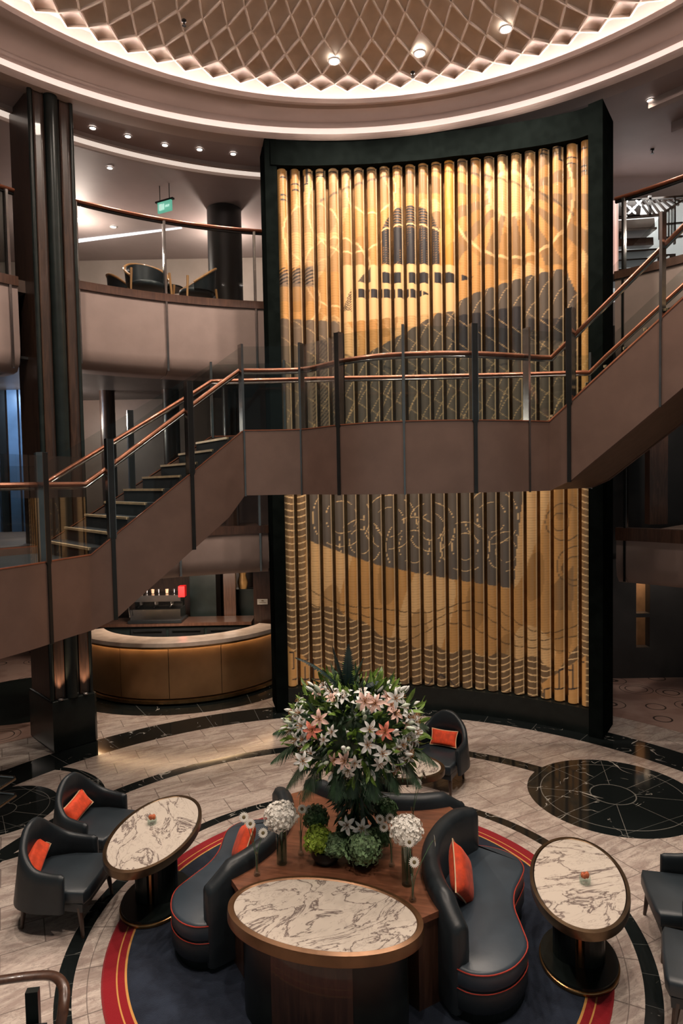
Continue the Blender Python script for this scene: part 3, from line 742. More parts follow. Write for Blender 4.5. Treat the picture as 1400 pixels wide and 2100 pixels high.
# ---- shop behind the upper right gallery
SY = 12.4
def sp(px, py): return aty(px, py, SY)
m_lit = glow('lit_shelf_back', (.95, .88, .88), .42)
sh = empty('shop_display', sp(1320, 560), 0, 'brightly lit shop display with shelves and dark lattice upper right', 'shop display'); o0 = Vector(sh.location)
def quadbox(b, pts, y0, y1):
    n = len(pts); v = [Vector((sp(*p).x, y0, sp(*p).z))-o0 for p in pts]+[Vector((sp(*p).x, y1, sp(*p).z))-o0 for p in pts]
    b.add(v, [tuple(range(n)), tuple(range(n, 2*n))[::-1]]+[(i, (i+1) % n, n+(i+1) % n, n+i) for i in range(n)])
b = MB(); quadbox(b, [(1256, 405), (1470, 375), (1470, 600), (1256, 600)], SY+.6, SY+.65); b.build('lit_back', m_lit, sh)
b = MB()
def bar(b, p, q, wd, y0=SY, y1=SY+.05):
    p = Vector(p); q = Vector(q); d = (q-p).normalized(); n_ = Vector((-d.y, d.x))*wd/2
    quadbox(b, [tuple(p+n_), tuple(q+n_), tuple(q-n_), tuple(p-n_)], y0, y1)
bar(b, (1262, 412), (1400, 402), 4); bar(b, (1268, 446), (1352, 440), 5); bar(b, (1333, 400), (1333, 442), 5); bar(b, (1352, 441), (1400, 410), 4); bar(b, (1354, 441), (1354, 490), 4); bar(b, (1384, 402), (1384, 500), 3)
for k in range(7): bar(b, (1310+12*k, 409), (1333+12*k, 441-max(0, k-2)*7), 2)
for k in range(5): bar(b, (1360+6*k, 437-4*k), (1360+6*k, 488), 1.6)
bar(b, (1354, 460), (1400, 456), 3); bar(b, (1354, 488), (1400, 484), 4)
quadbox(b, [(1268, 411), (1316, 407), (1312, 443), (1268, 446)], SY, SY+.05); quadbox(b, [(1350, 522), (1385, 520), (1385, 545), (1350, 547)], SY, SY+.05)
b.build('lattice', m_woodd, sh)
b = MB()
for (cx_, cy_, rr_) in ((1295, 431, 12), (1280, 418, 9), (1309, 417, 9), (1281, 441, 6), (1364, 533, 11)):
    for a in range(4):
        c_, s_ = math.cos(R(45+90*a)), math.sin(R(45+90*a)); q_n = []
        for k in range(8):
            u_ = (1-math.cos(k/8*2*PI))/2; v_ = .24*math.sin(k/8*2*PI)
            q_n.append((cx_+rr_*(u_*c_-v_*s_), max(408.5, cy_+rr_*(u_*s_+v_*c_))))
        quadbox(b, q_n, SY-.012, SY)
b.build('lattice_inlay', m_lit, sh)
for k, (y_, th_) in enumerate(((468, 4), (512, 4), (530, 3), (560, 26))):
    b = MB(); bar(b, (1262, y_+1), (1352 if k < 3 else 1400, y_-5), th_, SY+.1, SY+.55); b.build('shelf', m_woodd if k else m_wallb, sh)
b = MB(); bar(b, (1262, 490), (1350, 486), 16, SY+.2, SY+.4); b.build('merchandise_row', m_woodm, sh)
b = MB(); bar(b, (1256, 412), (1256, 560), 7, SY-.02, SY+.1); bar(b, (1266, 412), (1266, 560), 2, SY-.02, SY+.1); b.build('lit_pilaster', glow('pilaster_glow', (.8, .42, .33), .45), sh)
b = MB(); bar(b, (1268, 455), (1350, 449), 18, SY+.15, SY+.5); b.build('valance', m_wallw, sh)
for px, py, s_, nm, mt in ((1275, 478, .13, 'black bust-shaped vase on the top shop shelf', m_black), (1274, 552, .09, 'dark tumbler on the lower shop shelf, left', m_black), (1314, 552, .09, 'dark bowl on the lower shop shelf beside the handrail', m_black)):
    p = sp(px, py); 
    b = MB(); b.lathe([(s_*.5, -s_), (s_*.7, -s_*.3), (s_, .2*s_), (s_*.5, .7*s_), (s_*.55, s_)], 16); tag(b.build('shop_vase', mt, None, True, loc=(p.x, SY+.3, p.z+.02)), nm, 'vase')
lamp('shop_light', 'AREA', (sp(1320, 420).x, SY+.1, 9.2), 15, (1, .95, .92), (sp(1320, 500).x, SY+.3, 8), .8)

# ================================================================== BAR
BC = (-3.3, 13.9)
t = empty('bar_counter', (BC[0], BC[1], 0), 0, 'curved bar counter with bronze front panels and pale stone top', 'bar counter'); o0 = Vector((BC[0], BC[1], 0))
def ba(nm, mt, *a, sm=True, **k): b = MB(); b.arc(*a, c=BC, **k); return shifted(b, o0).build(nm, mt, t, sm)
m_barf = simple('bronze_bar_panel', (.30, .165, .075), .38, .55, var=.12, scale=2)
for a, b_ in zip((116, 151, 177, 203), (150.7, 176.7, 202.7, 236)): ba('front_panel', m_barf, 2.02, 2.10, a, b_, .12, 1.04, n=14)
ba('kick_plate', m_brass, 1.98, 2.16, 116, 238, .04, .10, n=40)
ba('panel_backing', m_black, 1.9, 2.03, 116, 238, .0, 1.06, n=40)
m_stone = simple('pale_stone_top', (.68, .53, .43), .2, var=.12, scale=5)
ba('counter_top', m_stone, 1.72, 2.24, 112, 240, 1.10, 1.17, n=48)
ba('top_edge', m_brass, 2.20, 2.225, 112, 240, 1.06, 1.10, n=48)
ba('under_light', glow('bar_under_light', (1, .66, .36), 14), 2.13, 2.15, 116, 236, 1.055, 1.07, n=40)
# screen of dark wood at the right end of the bar, with a little white notice
p0 = aty(520, 1240, 13.4); p1 = aty(562, 1240, 13.4)
b = MB(); b.box((p0.x, 13.4, 0), (p1.x+.3, 13.55, 2.4)); struct(b.build('wall_bar_end', m_woodm))
pp = aty(538, 1234, 13.39)
t = empty('notice_plate', (pp.x, 13.385, pp.z), 0, 'small white notice plate on the brown wall right of the bar', 'notice')
b = MB(); b.box((-.105, 0, -.055), (.105, .012, .055)); b.build('plate', simple('white_plate', (.72, .68, .62), .5), t)
b = MB(); b.box((-.02, -.003, .01), (.02, 0, .035)); b.box((-.07, -.003, -.02), (.07, 0, -.012)); b.build('print', simple('plate_print', (.3, .22, .15), .5), t)
# back counter
t = empty('back_counter', (-4.2, 14.9, 0), 0, 'dark back bar counter with undercounter cabinets behind the bar', 'counter')
b = MB(); b.box((-1.9, -.3, 0), (2.1, .3, .86)); b.build('body', m_black, t)
b = MB(); b.box((-1.95, -.36, .86), (2.15, .33, .93)); b.build('worktop', m_woodm, t)
for k in range(3):
    x = -.55+.85*k
    b = MB(); b.box((x, -.33, .12), (x+.78, -.3, .80)); dd = b.build('cabinet_door', m_darksteel, t)
    b = MB(); b.box((x+.08, -.36, .74), (x+.7, -.335, .765)); b.build('handle', m_chrome, dd)
# espresso machine
pm = aty(330, 1250, 14.85)
t = empty('coffee_machine', (pm.x, 14.85, .93), 0, 'chrome espresso machine on the back bar counter', 'coffee machine')
b = MB(); b.box((-.62, -.25, .06), (.5, .25, .30)); b.build('body', m_chrome, t)
b = MB(); b.box((-.66, -.32, 0), (.54, .3, .06)); b.build('drip_tray', m_darksteel, t)
b = MB(); b.box((-.64, -.28, .48), (.52, .28, .62)); b.build('cup_rack', m_chrome, t)
b = MB(); b.box((-.6, .05, .3), (.48, .25, .48)); b.build('back_housing', m_darksteel, t)
for x in (-.4, -.05, .3):
    b = MB(); b.lathe([(.05, .40), (.05, .48)], 14, (x, -.15, 0)); b.tube([(x, -.15, .40), (x, -.36, .37)], .015, 8); b.build('group_head', m_chrome, t)
b = MB(); b.tube([(-.58, -.2, .45), (-.62, -.34, .4), (-.6, -.36, .15)], .01, 8); b.build('steam_wand', m_chrome, t)
pr = aty(374, 1212, 14.6)
b = MB(); b.box((-.07, -.1, -.12), (.07, .1, .12)); tag(b.build('grinder_hopper', simple('red_enamel', (.55, .008, .008), .4), None, loc=(pr.x, 14.6, pr.z)), 'small bright red box above the espresso machine', 'box')
for k, px in enumerate((292, 304, 316, 328, 345, 360)):
    p = aty(px, 1222, 14.95)
    b = MB(); b.lathe([(.03, 0), (.035, .01), (.04, .09), (.036, .09), (.03, .02)], 12); tag(b.build('cup', m_chrome if k % 2 else m_cream, None, True, loc=(p.x, 14.85, 1.555)), 'small cup on top of the espresso machine', 'cup', 'cups on the espresso machine')
for px, wd, nm in ((418, .62, 'dark refrigerated cabinet right of the espresso machine'),):
    p = aty(px, 1230, 15.6); b = MB(); b.box((-wd/2, -.3, 0), (wd/2, .3, 2.1)); tag(b.build('tall_cabinet', m_black, None, loc=(p.x, 15.8, 0)), nm, 'cabinet')
for px in (466, 478):
    p = aty(px, 1230, 15.4); b = MB(); b.box((-.07, -.07, 0), (.07, .07, 2.4)); tag(b.build('bar_post', m_woodm, None, loc=(p.x, 15.4, 0)), 'brown wood post behind the bar, '+('left one of two' if px == 466 else 'right one of two'), 'post')
b = MB(); pq = aty(490, 1208, 15.2); b.lathe([(.10, 0), (.13, .15), (.08, .32), (.12, .5)], 16); tag(b.build('gold_vase', simple('amber_vase', (.6, .33, .12), .3, .3), None, True, loc=(pq.x, 15.8, 1.48)), 'amber vase on a shelf behind the bar', 'vase')
b = MB(); b.box((-.35, -.15, 1.44), (.35, .15, 1.48)); b.box((-.35, -.1, 0), (.35, .15, 1.44)); tag(b.build('display_plinth', m_black, None, loc=(pq.x, 15.8, 0)), 'black plinth under the amber vase behind the bar', 'plinth')
lamp('bar_light', 'AREA', (-3.3, 13.4, 2.3), 130, (1, .8, .62), (-3.4, 14.5, 0), 1.2)
lamp('bar_light', 'SPOT', (-3.6, 13.6, 2.3), 90, (.9, .93, 1), (pm.x, 14.9, 1.1), .1, 60)

# ================================================================== STAIRCASE
# near edge: (x, y, top z, bottom z)
NL = catmull([(-3.55, 6.0), (-3.38, 6.42), (-3.22, 6.8), (-3.08, 7.25), (-2.93, 7.66)], 6)
NF1 = [Vector((-2.93, 7.66)), Vector((-1.31, 9.0))]
NM = catmull([(-1.31, 9.0), (-.9, 9.03), (-.53, 8.98), (-.27, 8.72), (-.02, 8.43), (.38, 8.16), (.78, 8.05), (1.2, 8.02), (1.65, 8.07), (2.05, 8.19), (2.38, 8.32), (2.67, 8.44)], 4)
NF2 = [Vector((2.67, 8.44)), Vector((3.72, 7.30)), Vector((4.9, 6.02))]
TH = .88; ZL, ZM = 3.2, 4.72
slope2 = (5.89-4.72)/1.55
near = []
for p in NL: near.append((p.x, p.y, ZL, ZL-TH))
for k in range(1, 9):
    q = NF1[0].lerp(NF1[1], k/8); zt = ZL+(ZM-ZL)*k/8; near.append((q.x, q.y, zt, zt-TH-.1*(min(k, 8-k) > 0)))
for p in NM[1:]: near.append((p.x, p.y, ZM, ZM-TH))
L2 = (NF2[2]-NF2[0]).length
for k in range(1, 13):
    q = NF2[0].lerp(NF2[2], k/12); zt = ZM+slope2*L2*k/12; near.append((q.x, q.y, zt, zt-TH-.09))
FARP = [(-5.6, 6.6), (-5.0, 8.1), (-4.1, 9.0), (-1.95, 10.08), (-.9, 10.05), (0, 10.0), (.95, 10.0), (2.0, 9.97), (2.9, 9.93), (3.75, 9.86), (6.05, 7.45)]
def far_z(i): return [ZL, ZL, ZL, ZM, ZM, ZM, ZM, ZM, ZM, ZM, ZM+slope2*L2][i]
# parametrise both edges by matching stations
def resample(P, stations):
    # P list of vectors, stations list of (index float)
    out = []
    for s in stations:
        i = min(int(s), len(P)-2); f = s-i; out.append(Vector(P[i])*(1-f)+Vector(P[i+1])*f)
    return out
nearV = [Vector(p) for p in near]
iF1 = len(NL)-1; iF1e = iF1+8; iM = iF1e+len(NM)-1; iE = len(near)-1
farV = [Vector((*FARP[i], far_z(i))) for i in range(len(FARP))]
def far_at(i):
    if i <= iF1: s = 0+2*i/iF1
    elif i <= iF1e: s = 2+(i-iF1)/8
    elif i <= iM: s = 3+6*(i-iF1e)/(iM-iF1e)
    else: s = 9+(i-iM)/(iE-iM)
    return resample([tuple(v) for v in farV], [s])[0]
st = empty('staircase', (0, 8.5, 3.8), 0, 'bronze-clad bridge staircase with glass balustrades crossing the atrium', 'staircase'); SO = Vector((0, 8.5, 3.8))
def sb(b, nm, mt, sm=False, auto=40): return shifted(b, SO).build(nm, mt, st, sm, auto=auto)
# body (soffit and floor slab)
b = MB(); rings = []
for i, p in enumerate(near):
    f = far_at(i); d = Vector((f.x-p[0], f.y-p[1])).normalized()*.05
    thb = p[2]-p[3]
    rings.append([(p[0]+d.x, p[1]+d.y, p[3]+.01), (p[0]+d.x, p[1]+d.y, p[2]-.42), (f.x-d.x*2, f.y-d.y*2, f.z-.42), (f.x-d.x*2, f.y-d.y*2, f.z-thb+.01)])
b.loft(rings, True, caps=True); sb(b, 'soffit', m_soffit)
def panels(edge, cutidx, nm, sgn, cut=True):
    for a, c in zip(cutidx[:-1], cutidx[1:]):
        b = MB(); rings = []
        seg = list(range(int(a), int(c)+1))
        P = [edge[i] for i in seg]
        for j, p in enumerate(P):
            q = P[min(j+1, len(P)-1)]; o_ = P[max(j-1, 0)]; t_ = Vector((q[0]-o_[0], q[1]-o_[1])).normalized(); n_ = Vector((t_.y, -t_.x))*sgn
            e = (t_*.006 if j == 0 else (-t_*.006 if j == len(P)-1 else Vector((0, 0))))
            x, y = p[0]+e.x, p[1]+e.y
            rings.append([(x, y, p[3]), (x, y, p[2]), (x-n_.x*.05, y-n_.y*.05, p[2]), (x-n_.x*.05, y-n_.y*.05, p[3])])
        b.loft(rings, True, caps=True); sb(b, nm, m_stair, True, 30)
def nearest(px):
    best = min(range(len(near)), key=lambda i: abs(700+F*(Vector(near[i][:3])-Vector((0, 0, EYE))).dot(rt)/(Vector(near[i][:3])-Vector((0, 0, EYE))).dot(fw)-px)); return best
cut = [0, nearest(97), iF1+3-2, iF1+5, iF1e, nearest(620), nearest(690), nearest(820), nearest(973), nearest(1085), iM+1, iM+5, iE]
cut = sorted(set(cut))
panels(near, cut, 'fascia_panel', 1)
# slim cap on the fascia and far stringer
b = MB(); b.loft([[(p[0]-.0, p[1]-.012, p[2]), (p[0]+.0, p[1]-.012, p[2]+.012), (p[0], p[1]+.07, p[2]+.012), (p[0], p[1]+.07, p[2])] for p in near], True, caps=True); sb(b, 'fascia_cap', m_copper)
fare = []
for i in range(len(near)):
    f = far_at(i); fare.append((f.x, f.y, f.z, f.z-(near[i][2]-near[i][3])))
panels(fare, [0, iF1, iF1e, iM, iE], 'far_fascia_panel', -1)
b = MB(); b.loft([[(p[0], p[1]-.06, p[2]), (p[0], p[1]-.06, p[2]+.014), (p[0], p[1]+.012, p[2]+.014), (p[0], p[1]+.012, p[2])] for p in fare], True, caps=True); sb(b, 'far_fascia_cap', m_copper)
# steps
m_tread = simple('step_blue_carpet', (.012, .016, .020), .9); m_nose = simple('brass_nosing', (.80, .58, .36), .4, .3)
def steps(n0a, n1a, f0a, f1a, z0, z1, n):
    for k in range(n):
        a, c = k/n, (k+1)/n; zt = z0+(z1-z0)*(k+1)/n-.09
        A = n0a.lerp(n1a, a); B_ = n0a.lerp(n1a, c); C_ = f0a.lerp(f1a, c); D_ = f0a.lerp(f1a, a)
        u1 = (D_-A).normalized()*.06
        b = MB(); b.prism([(A.x+u1.x, A.y+u1.y), (D_.x-u1.x, D_.y-u1.y), (C_.x-u1.x, C_.y-u1.y), (B_.x+u1.x, B_.y+u1.y)], zt-.20, zt); tr = sb(b, 'step', m_tread)
        dd = (A-B_).normalized()*.012
        b = MB(); b.prism([(A.x+u1.x+dd.x, A.y+u1.y+dd.y), (D_.x-u1.x+dd.x, D_.y-u1.y+dd.y), (D_.x-u1.x-dd.x*2, D_.y-u1.y-dd.y*2), (A.x+u1.x-dd.x*2, A.y+u1.y-dd.y*2)], zt-.025, zt+.004)
        o = shifted(b, SO).build('nosing', m_nose, tr)
steps(Vector((-2.93, 7.66)), Vector((-1.31, 9.0)), Vector((-4.1, 9.0)), Vector((-1.95, 10.08)), ZL, ZM, 9)
steps(Vector((2.67, 8.44)), Vector((4.9, 6.02)), Vector((3.75, 9.86)), Vector((6.05, 7.45)), ZM, ZM+slope2*L2, 14)
def floor_poly(i0, i1, z):
    b = MB(); b.loft([[(near[i][0], near[i][1]+.06, z-.3), (near[i][0], near[i][1]+.06, z), (far_at(i).x, far_at(i).y-.06, z), (far_at(i).x, far_at(i).y-.06, z-.3)] for i in range(i0, i1+1)], True, caps=True); return b
sb(floor_poly(iF1e, iM, ZM-.09), 'landing_floor', m_tread); sb(floor_poly(0, iF1, ZL-.09), 'landing_floor', m_tread)
# glass, posts, rails
GH = 1.14
def off(p, q, d, sgn):
    t_ = Vector((q[0]-p[0], q[1]-p[1])).normalized(); n_ = Vector((t_.y, -t_.x))*sgn; return n_*d
def edge_run(edge, posts, sgn, gh, hand_h, wide):
    n = len(edge)
    T = [off(edge[max(i-1, 0)], edge[min(i+1, n-1)], 1, sgn) for i in range(n)]
    for a, c in zip(posts[:-1], posts[1:]):
        b = MB(); b.loft([[(edge[i][0]-T[i].x*.02, edge[i][1]-T[i].y*.02, edge[i][2]+.01), (edge[i][0]-T[i].x*.02, edge[i][1]-T[i].y*.02, edge[i][2]+gh)] for i in range(a, c+1)], False)
        g = sb(b, 'glass_pane', m_glass, True)
    for j, a in enumerate(posts[1:-1]):
        p = edge[a]; t3 = T[a]; M_ = Matrix.Translation((p[0], p[1], 0))@Matrix.Rotation(math.atan2(t3.y, t3.x)-PI/2, 4, 'Z')
        b = MB(); w2 = .034 if a in wide else .016
        b.box((-w2, -.10, p[2]-.02), (w2, .012, p[2]+gh+.03), M_); b.box((-w2*.7, .0, p[3]-.01), (w2*.7, .016, p[2]), M_)
        po = sb(b, 'post', m_darksteel if a in wide else m_chrome)
        if a in wide:
            b = MB(); b.box((w2, -.07, p[2]), (w2+.008, .014, p[2]+gh+.035), M_); b.box((-w2-.008, -.07, p[2]), (-w2, .014, p[2]+gh+.035), M_); shifted(b, SO).build('post_edge', m_chrome, po)
    pts = [Vector((edge[i][0]-T[i].x*.10, edge[i][1]-T[i].y*.10, edge[i][2]+hand_h)) for i in range(n)]
    b = MB(); b.tube(pts, .036, 10, sy=.8); sb(b, 'handrail', m_copper, True)
    b = MB(); b.tube([p-Vector((0, 0, .038)) for p in pts], .018, 8); sb(b, 'under_rail', m_chrome, True)
    b = MB()
    for a in posts[1:-1]:
        p = pts[a]; b.tube([p-Vector((0, 0, .03)), Vector((edge[a][0], edge[a][1], p.z-.09))], .012, 6)
    sb(b, 'rail_brackets', m_chrome)
pn = [0]+cut[1:-1]+[iE]
edge_run(near, pn, 1, GH, .83, [cut[1], cut[2], cut[3], nearest(690), nearest(973), iM+1])
edge_run(fare, [0, iF1, iF1+4, iF1e, iF1e+8, (iF1e+iM)//2, iM-8, iM, iM+5, iE], -1, GH-.05, .83, [iF1, iF1+4])

# ================================================================== RUG + ISLAND + SOFAS
b = MB(); b.lathe([(2.16, 0), (2.175, .006), (2.16, .014), (.01, .014)], 120); tag(b.build('round_rug', m_rug, None, loc=(CX, CY, 0)), 'round navy rug with a red border and fine yellow lines', 'rug')
TA = R(-15)
ISL = empty('display_island', (CX, CY, .014), TA, 'walnut display island with concave sides between the curved sofas', 'island')
def island_outline(k=0):
    out = []
    for s in range(4):
        a = s*PI/2
        loc = []
        for i in range(13):
            tt = .72-1.44*i/12; sag = .27*(1-(tt/.72)**2)
            loc.append((.905-sag-k, tt*(1-k*.6)))
        loc = [(x, y) for x, y in loc][::-1]
        for x, y in loc: out.append((x*math.cos(a)-y*math.sin(a), x*math.sin(a)+y*math.cos(a)))
    return out
b = MB(); b.prism(island_outline(0), .68, .73); b.build('island_top', m_wood, ISL)
b = MB(); b.prism(island_outline(.02), .0, .68); b.build('island_body', m_woodm, ISL)
b = MB(); b.box((-.952, -.80, .35), (-.945, -.70, .50), Matrix.Rotation(R(0), 4, 'Z')); 
# little white socket plate on the left chamfer of the front
M_ = Matrix.Translation((-.79, -.80, 0))@Matrix.Rotation(R(-41), 4, 'Z')
b = MB(); b.box((-.04, -.02, .44), (.04, .0, .52), M_); so = b.build('socket_plate', simple('socket_white', (.6, .52, .45), .4), ISL)
b = MB(); b.box((-.03, -.03, .453), (.03, -.018, .507), M_); b.build('socket_insert', m_brassd, so)

def sofa(label, ang, sg=1):
    t = empty('curved_sofa', (CX, CY, .014), R(ang), label, 'sofa', 'curved sofas around the island')
    outer = catmull([(x_, y_*sg) for x_, y_ in [(.97, -.90), (1.10, -.945), (1.26, -.91), (1.41, -.78), (1.50, -.56), (1.46, -.34), (1.40, -.10), (1.40, .12), (1.45, .32), (1.48, .50), (1.42, .66), (1.27, .76), (1.10, .79), (.99, .77)]], 4)
    inner = []
    RC, RI = 1.93, 1.16
    for i in range(15):
        tt = .80-1.66*i/14; inner.append(Vector((RC-math.sqrt(max(RI**2-(tt+.04)**2, 0)), tt*sg)))
    seatp = [(p.x, p.y) for p in outer]+[(p.x, p.y) for p in inner[1:-1]]
    c = Vector((1.15, -.08))
    b = MB(); b.prism([((p[0]-c.x)*.93+c.x, (p[1]-c.y)*.95+c.y) for p in seatp], 0, .10); b.build('plinth', m_black, t)
    b = MB(); b.prism(seatp, .09, .27, .025); b.build('base', m_leather, t, True, auto=60)
    b = MB(); b.prism(seatp, .26, .42, .03); b.build('seat', m_seat, t, True, auto=60)
    b = MB(); b.tube([(p.x*1.0, p.y, .402) for p in outer], .005, 6); b.build('seat_piping', m_pipe, t)
    b = MB(); b.tube([((p.x-1.2)*1.003+1.2, p.y*1.003, .262) for p in outer], .0035, 6); b.build('base_piping', m_pipe, t)
    # back: a padded wall along the concave side, ends wrapping forward
    rings = []; n = 28
    for i in range(n+1):
        u_ = -1+2*i/n; th_ = u_*R(40.5)+R(.8)
        zt_ = .87-.13*max(0, abs(u_)-.78)/.22*(1 if u_ > 0 else .35)-.02*abs(u_)
        e = abs(u_); ez = 1 if e < .93 else max(.72, 1-(e-.93)*4)
        ca, sa = math.cos(PI-th_), math.sin(PI-th_)
        prof = [(RI, .10), (RI-.02, .5), (RI-.015, zt_-.06), (RI+.02, zt_-.012), (RI+.065, zt_), (RI+.11, zt_-.012), (RI+.14, zt_-.06), (RI+.14, .4), (RI+.14, .05)]
        rings.append([(RC+r*ca, (-.05-r*sa)*sg, z) for r, z in prof])
    # rounded ends
    def squeeze(rg, d, k):
        cx = sum(p[0] for p in rg)/len(rg); cy = sum(p[1] for p in rg)/len(rg)
        return [(cx+(p[0]-cx)*k+d[0], cy+(p[1]-cy)*k+d[1], p[2]*(1 if p[2] < .3 else (.985 if k > .5 else .96))) for p in rg]
    d0 = Vector(rings[0][4])-Vector(rings[1][4]); d0.normalize(); d1 = Vector(rings[-1][4])-Vector(rings[-2][4]); d1.normalize()
    rings = [squeeze(rings[0], d0*.05, .35), squeeze(rings[0], d0*.035, .8)]+rings+[squeeze(rings[-1], d1*.035, .8), squeeze(rings[-1], d1*.05, .35)]
    b = MB(); b.loft(rings, True, caps=True); b.build('backrest', m_leather, t, True, auto=50)
    return t
sofa('navy leather curved sofa right of the island, seat edged in red', -15)
sofa('navy leather curved sofa left of the island, with red seat piping', 165, -1)
sofa('navy curved sofa behind the island, only its back showing past the flowers', 75)

def pillow(p, w_, h_, d_, rot, label, cat='cushion', mt=None):
    t = empty('cushion', p, 0, label, 'cushion', 'orange-red cushions'); t.rotation_euler = rot
    b = MB(); n = 12; rings = []
    top = []; bot = []
    for i in range(n+1):
        for j in range(n+1):
            u_ = -1+2*i/n; v_ = -1+2*j/n
            pin = 1-.10*(1-abs(u_)**2)*abs(v_)**6-0*u_
            x = u_*w_/2*(1-.09*(1-v_*v_)*abs(u_)**4); y = v_*h_/2*(1-.09*(1-u_*u_)*abs(v_)**4)
            z = d_/2*((1-u_**4)*(1-v_**4))**.55
            top.append((x, y, z)); bot.append((x, y, -z))
    fs_ = [(i*(n+1)+j, (i+1)*(n+1)+j, (i+1)*(n+1)+j+1, i*(n+1)+j+1) for i in range(n) for j in range(n)]
    b.add(top, fs_); b.add(bot, [f[::-1] for f in fs_]); b.build('cushion_cover', m_pillow, t, True, auto=80)
    edge = [(i, 0) for i in range(n)]+[(n, j) for j in range(n)]+[(n-i, n) for i in range(n)]+[(0, n-j) for j in range(n)]
    b = MB(); b.tube([Vector(top[i*(n+1)+j])*1.01 for i, j in edge], .006, 6, closed=True); b.build('piping', m_pipew, t)
    return t
def orient(t, nrm, upv):
    z = Vector(nrm).normalized(); y = Vector(upv); y = (y-z*y.dot(z)).normalized(); x = y.cross(z)
    t.rotation_euler = Matrix((x, y, z)).transposed().to_euler(); return t
orient(pillow((.97, 5.50, .62), .42, .42, .15, (0, 0, 0), 'square orange-red cushion standing against the right sofa back'), (.95, -.30, .26), (.25, .75, .70))
orient(pillow((-.99, 6.14, .575), .34, .34, .13, (0, 0, 0), 'orange-red cushion on the left sofa, half hidden by the vases'), (-.85, -.2, .45), (-.1, .4, .9))

# ================================================================== TABLES
def oval(rx, ry, n=72): return [(rx*math.cos(2*PI*k/n), ry*math.sin(2*PI*k/n)) for k in range(n)]
def cocktail_table(p, rot, rx, ry, h, label, seed, zf=.0142):
    t = empty('oval_table', (p[0], p[1], zf), R(rot), label, 'table', 'oval marble cocktail tables')
    b = MB(); b.prism(oval(rx-.035, ry-.035), h-.02, h+.002); b.build('marble_top', make_table_marble(seed), t)
    b = MB(); b.loft([[(x*(r_), y*(r_*ry/rx if False else r_), z) for x, y in oval(rx, ry)] for r_, z in ((.93, h), (.945, h+.008), (1, h+.004), (1.003, h-.03), (.995, h-.065), (.93, h-.07), (.8, h-.06), (.8, h-.021))], True); b.build('brass_rim', m_brassd, t, True)
    b = MB(); b.prism(oval(rx*.62, ry*.74), h-.09, h-.06); b.build('top_support', m_brass, t)
    # two split half-round columns with a brass line between
    for s in (-1, 1):
        b = MB(); pts = [(s*(.035+.17*math.cos(a)), .15*math.sin(a)) for a in [(-PI/2+PI*k/14) for k in range(15)]]
        if s < 0: pts = pts[::-1]
        b.prism([(y_*1.0, x_*1.0) for x_, y_ in pts], .05, h-.08); b.build('pedestal', m_black, t)
    b = MB(); b.box((-.152, -.012, .05), (.152, .012, h-.08)); b.build('brass_fin', m_brass, t)
    b = MB(); b.prism(oval(rx*.60, ry*.82), 0.0, .035, .01); b.build('base_edge', m_brass, t)
    b = MB(); b.prism(oval(rx*.575, ry*.79), .03, .055); b.build('base_plate', m_black, t)
    return t
def tz(rot): return rot
cocktail_table((-1.84, 6.16), 90-6, .70, .40, .69, 'oval marble table on the left in front of the two armchairs', .4)
cocktail_table((1.89, 5.26), 90-16, .66, .385, .69, 'oval marble table on the right beside the rug edge', 2.1)
cocktail_table((.45, 7.56), -15, .70, .40, .69, 'oval marble table behind the flower arrangement', 1.3)
# front console table nested into the island
t = empty('console_table', (-.19, 4.76, 0), TA, 'large oval marble table with a thick brown rim at the front of the island', 'table')
H_ = .80
b = MB(); b.prism(oval(.70, .39), H_-.02, H_+.002); b.build('marble_top', make_table_marble(4.0), t)
m_rimb = simple('bronze_brown_rim', (.15, .075, .035), .3, .6, var=.15)
b = MB(); b.loft([[(x, y, z) for x, y in oval(rx, ry, 96)] for rx, ry, z in ((.695, .385, H_), (.71, .40, H_+.01), (.745, .435, H_+.004), (.752, .442, H_-.04), (.752, .442, H_-.075), (.74, .43, H_-.085), (.6, .33, H_-.085), (.6, .33, H_-.021))], True); b.build('bronze_rim', m_rimb, t, True)
b = MB(); b.prism(oval(.63, .35, 60), .02, H_-.09); b.build('drum_base', m_black, t, True)
b = MB(); b.loft([[(.64*math.sin(a), -.36*math.cos(a), z) for z in (.06, H_-.10)] for a in [R(-28+56*k/16) for k in range(17)]], False); b.build('front_panel', m_woodd, t)

# small glass votives on the tables
def votive(p, label):
    t = empty('table_votive', p, 0, label, 'candle holder', 'glass votives on the side tables')
    b = MB(); b.lathe([(.030, 0), (.042, .01), (.048, .045), (.044, .07), (.040, .068), (.043, .045), (.036, .014), (.004, .012)], 18); b.build('glass_cup', m_vglass, t, True)
    b = MB()
    for k in range(9):
        a = k*2.4; M_ = Matrix.Translation((.018*math.cos(a), .018*math.sin(a), .075+.006*(k % 3)))@Matrix.Rotation(a, 4, 'Z')@Matrix.Rotation(.7, 4, 'Y'); b.ell((.018*math.cos(a), .018*math.sin(a), .07+.007*(k % 3)), (.018, .012, .022), 8, 5)
    b.build('silk_flower', simple('rust_petals', (.50, .13, .05), .6, var=.3, scale=30), t, True)
q = atz(312, 1690, .70); votive((q.x, q.y, .693), 'glass votive with a rust flower on the left oval table')
q = atz(1199, 1812, .70); votive((q.x, q.y, .693), 'glass votive with a rust flower on the right oval table')

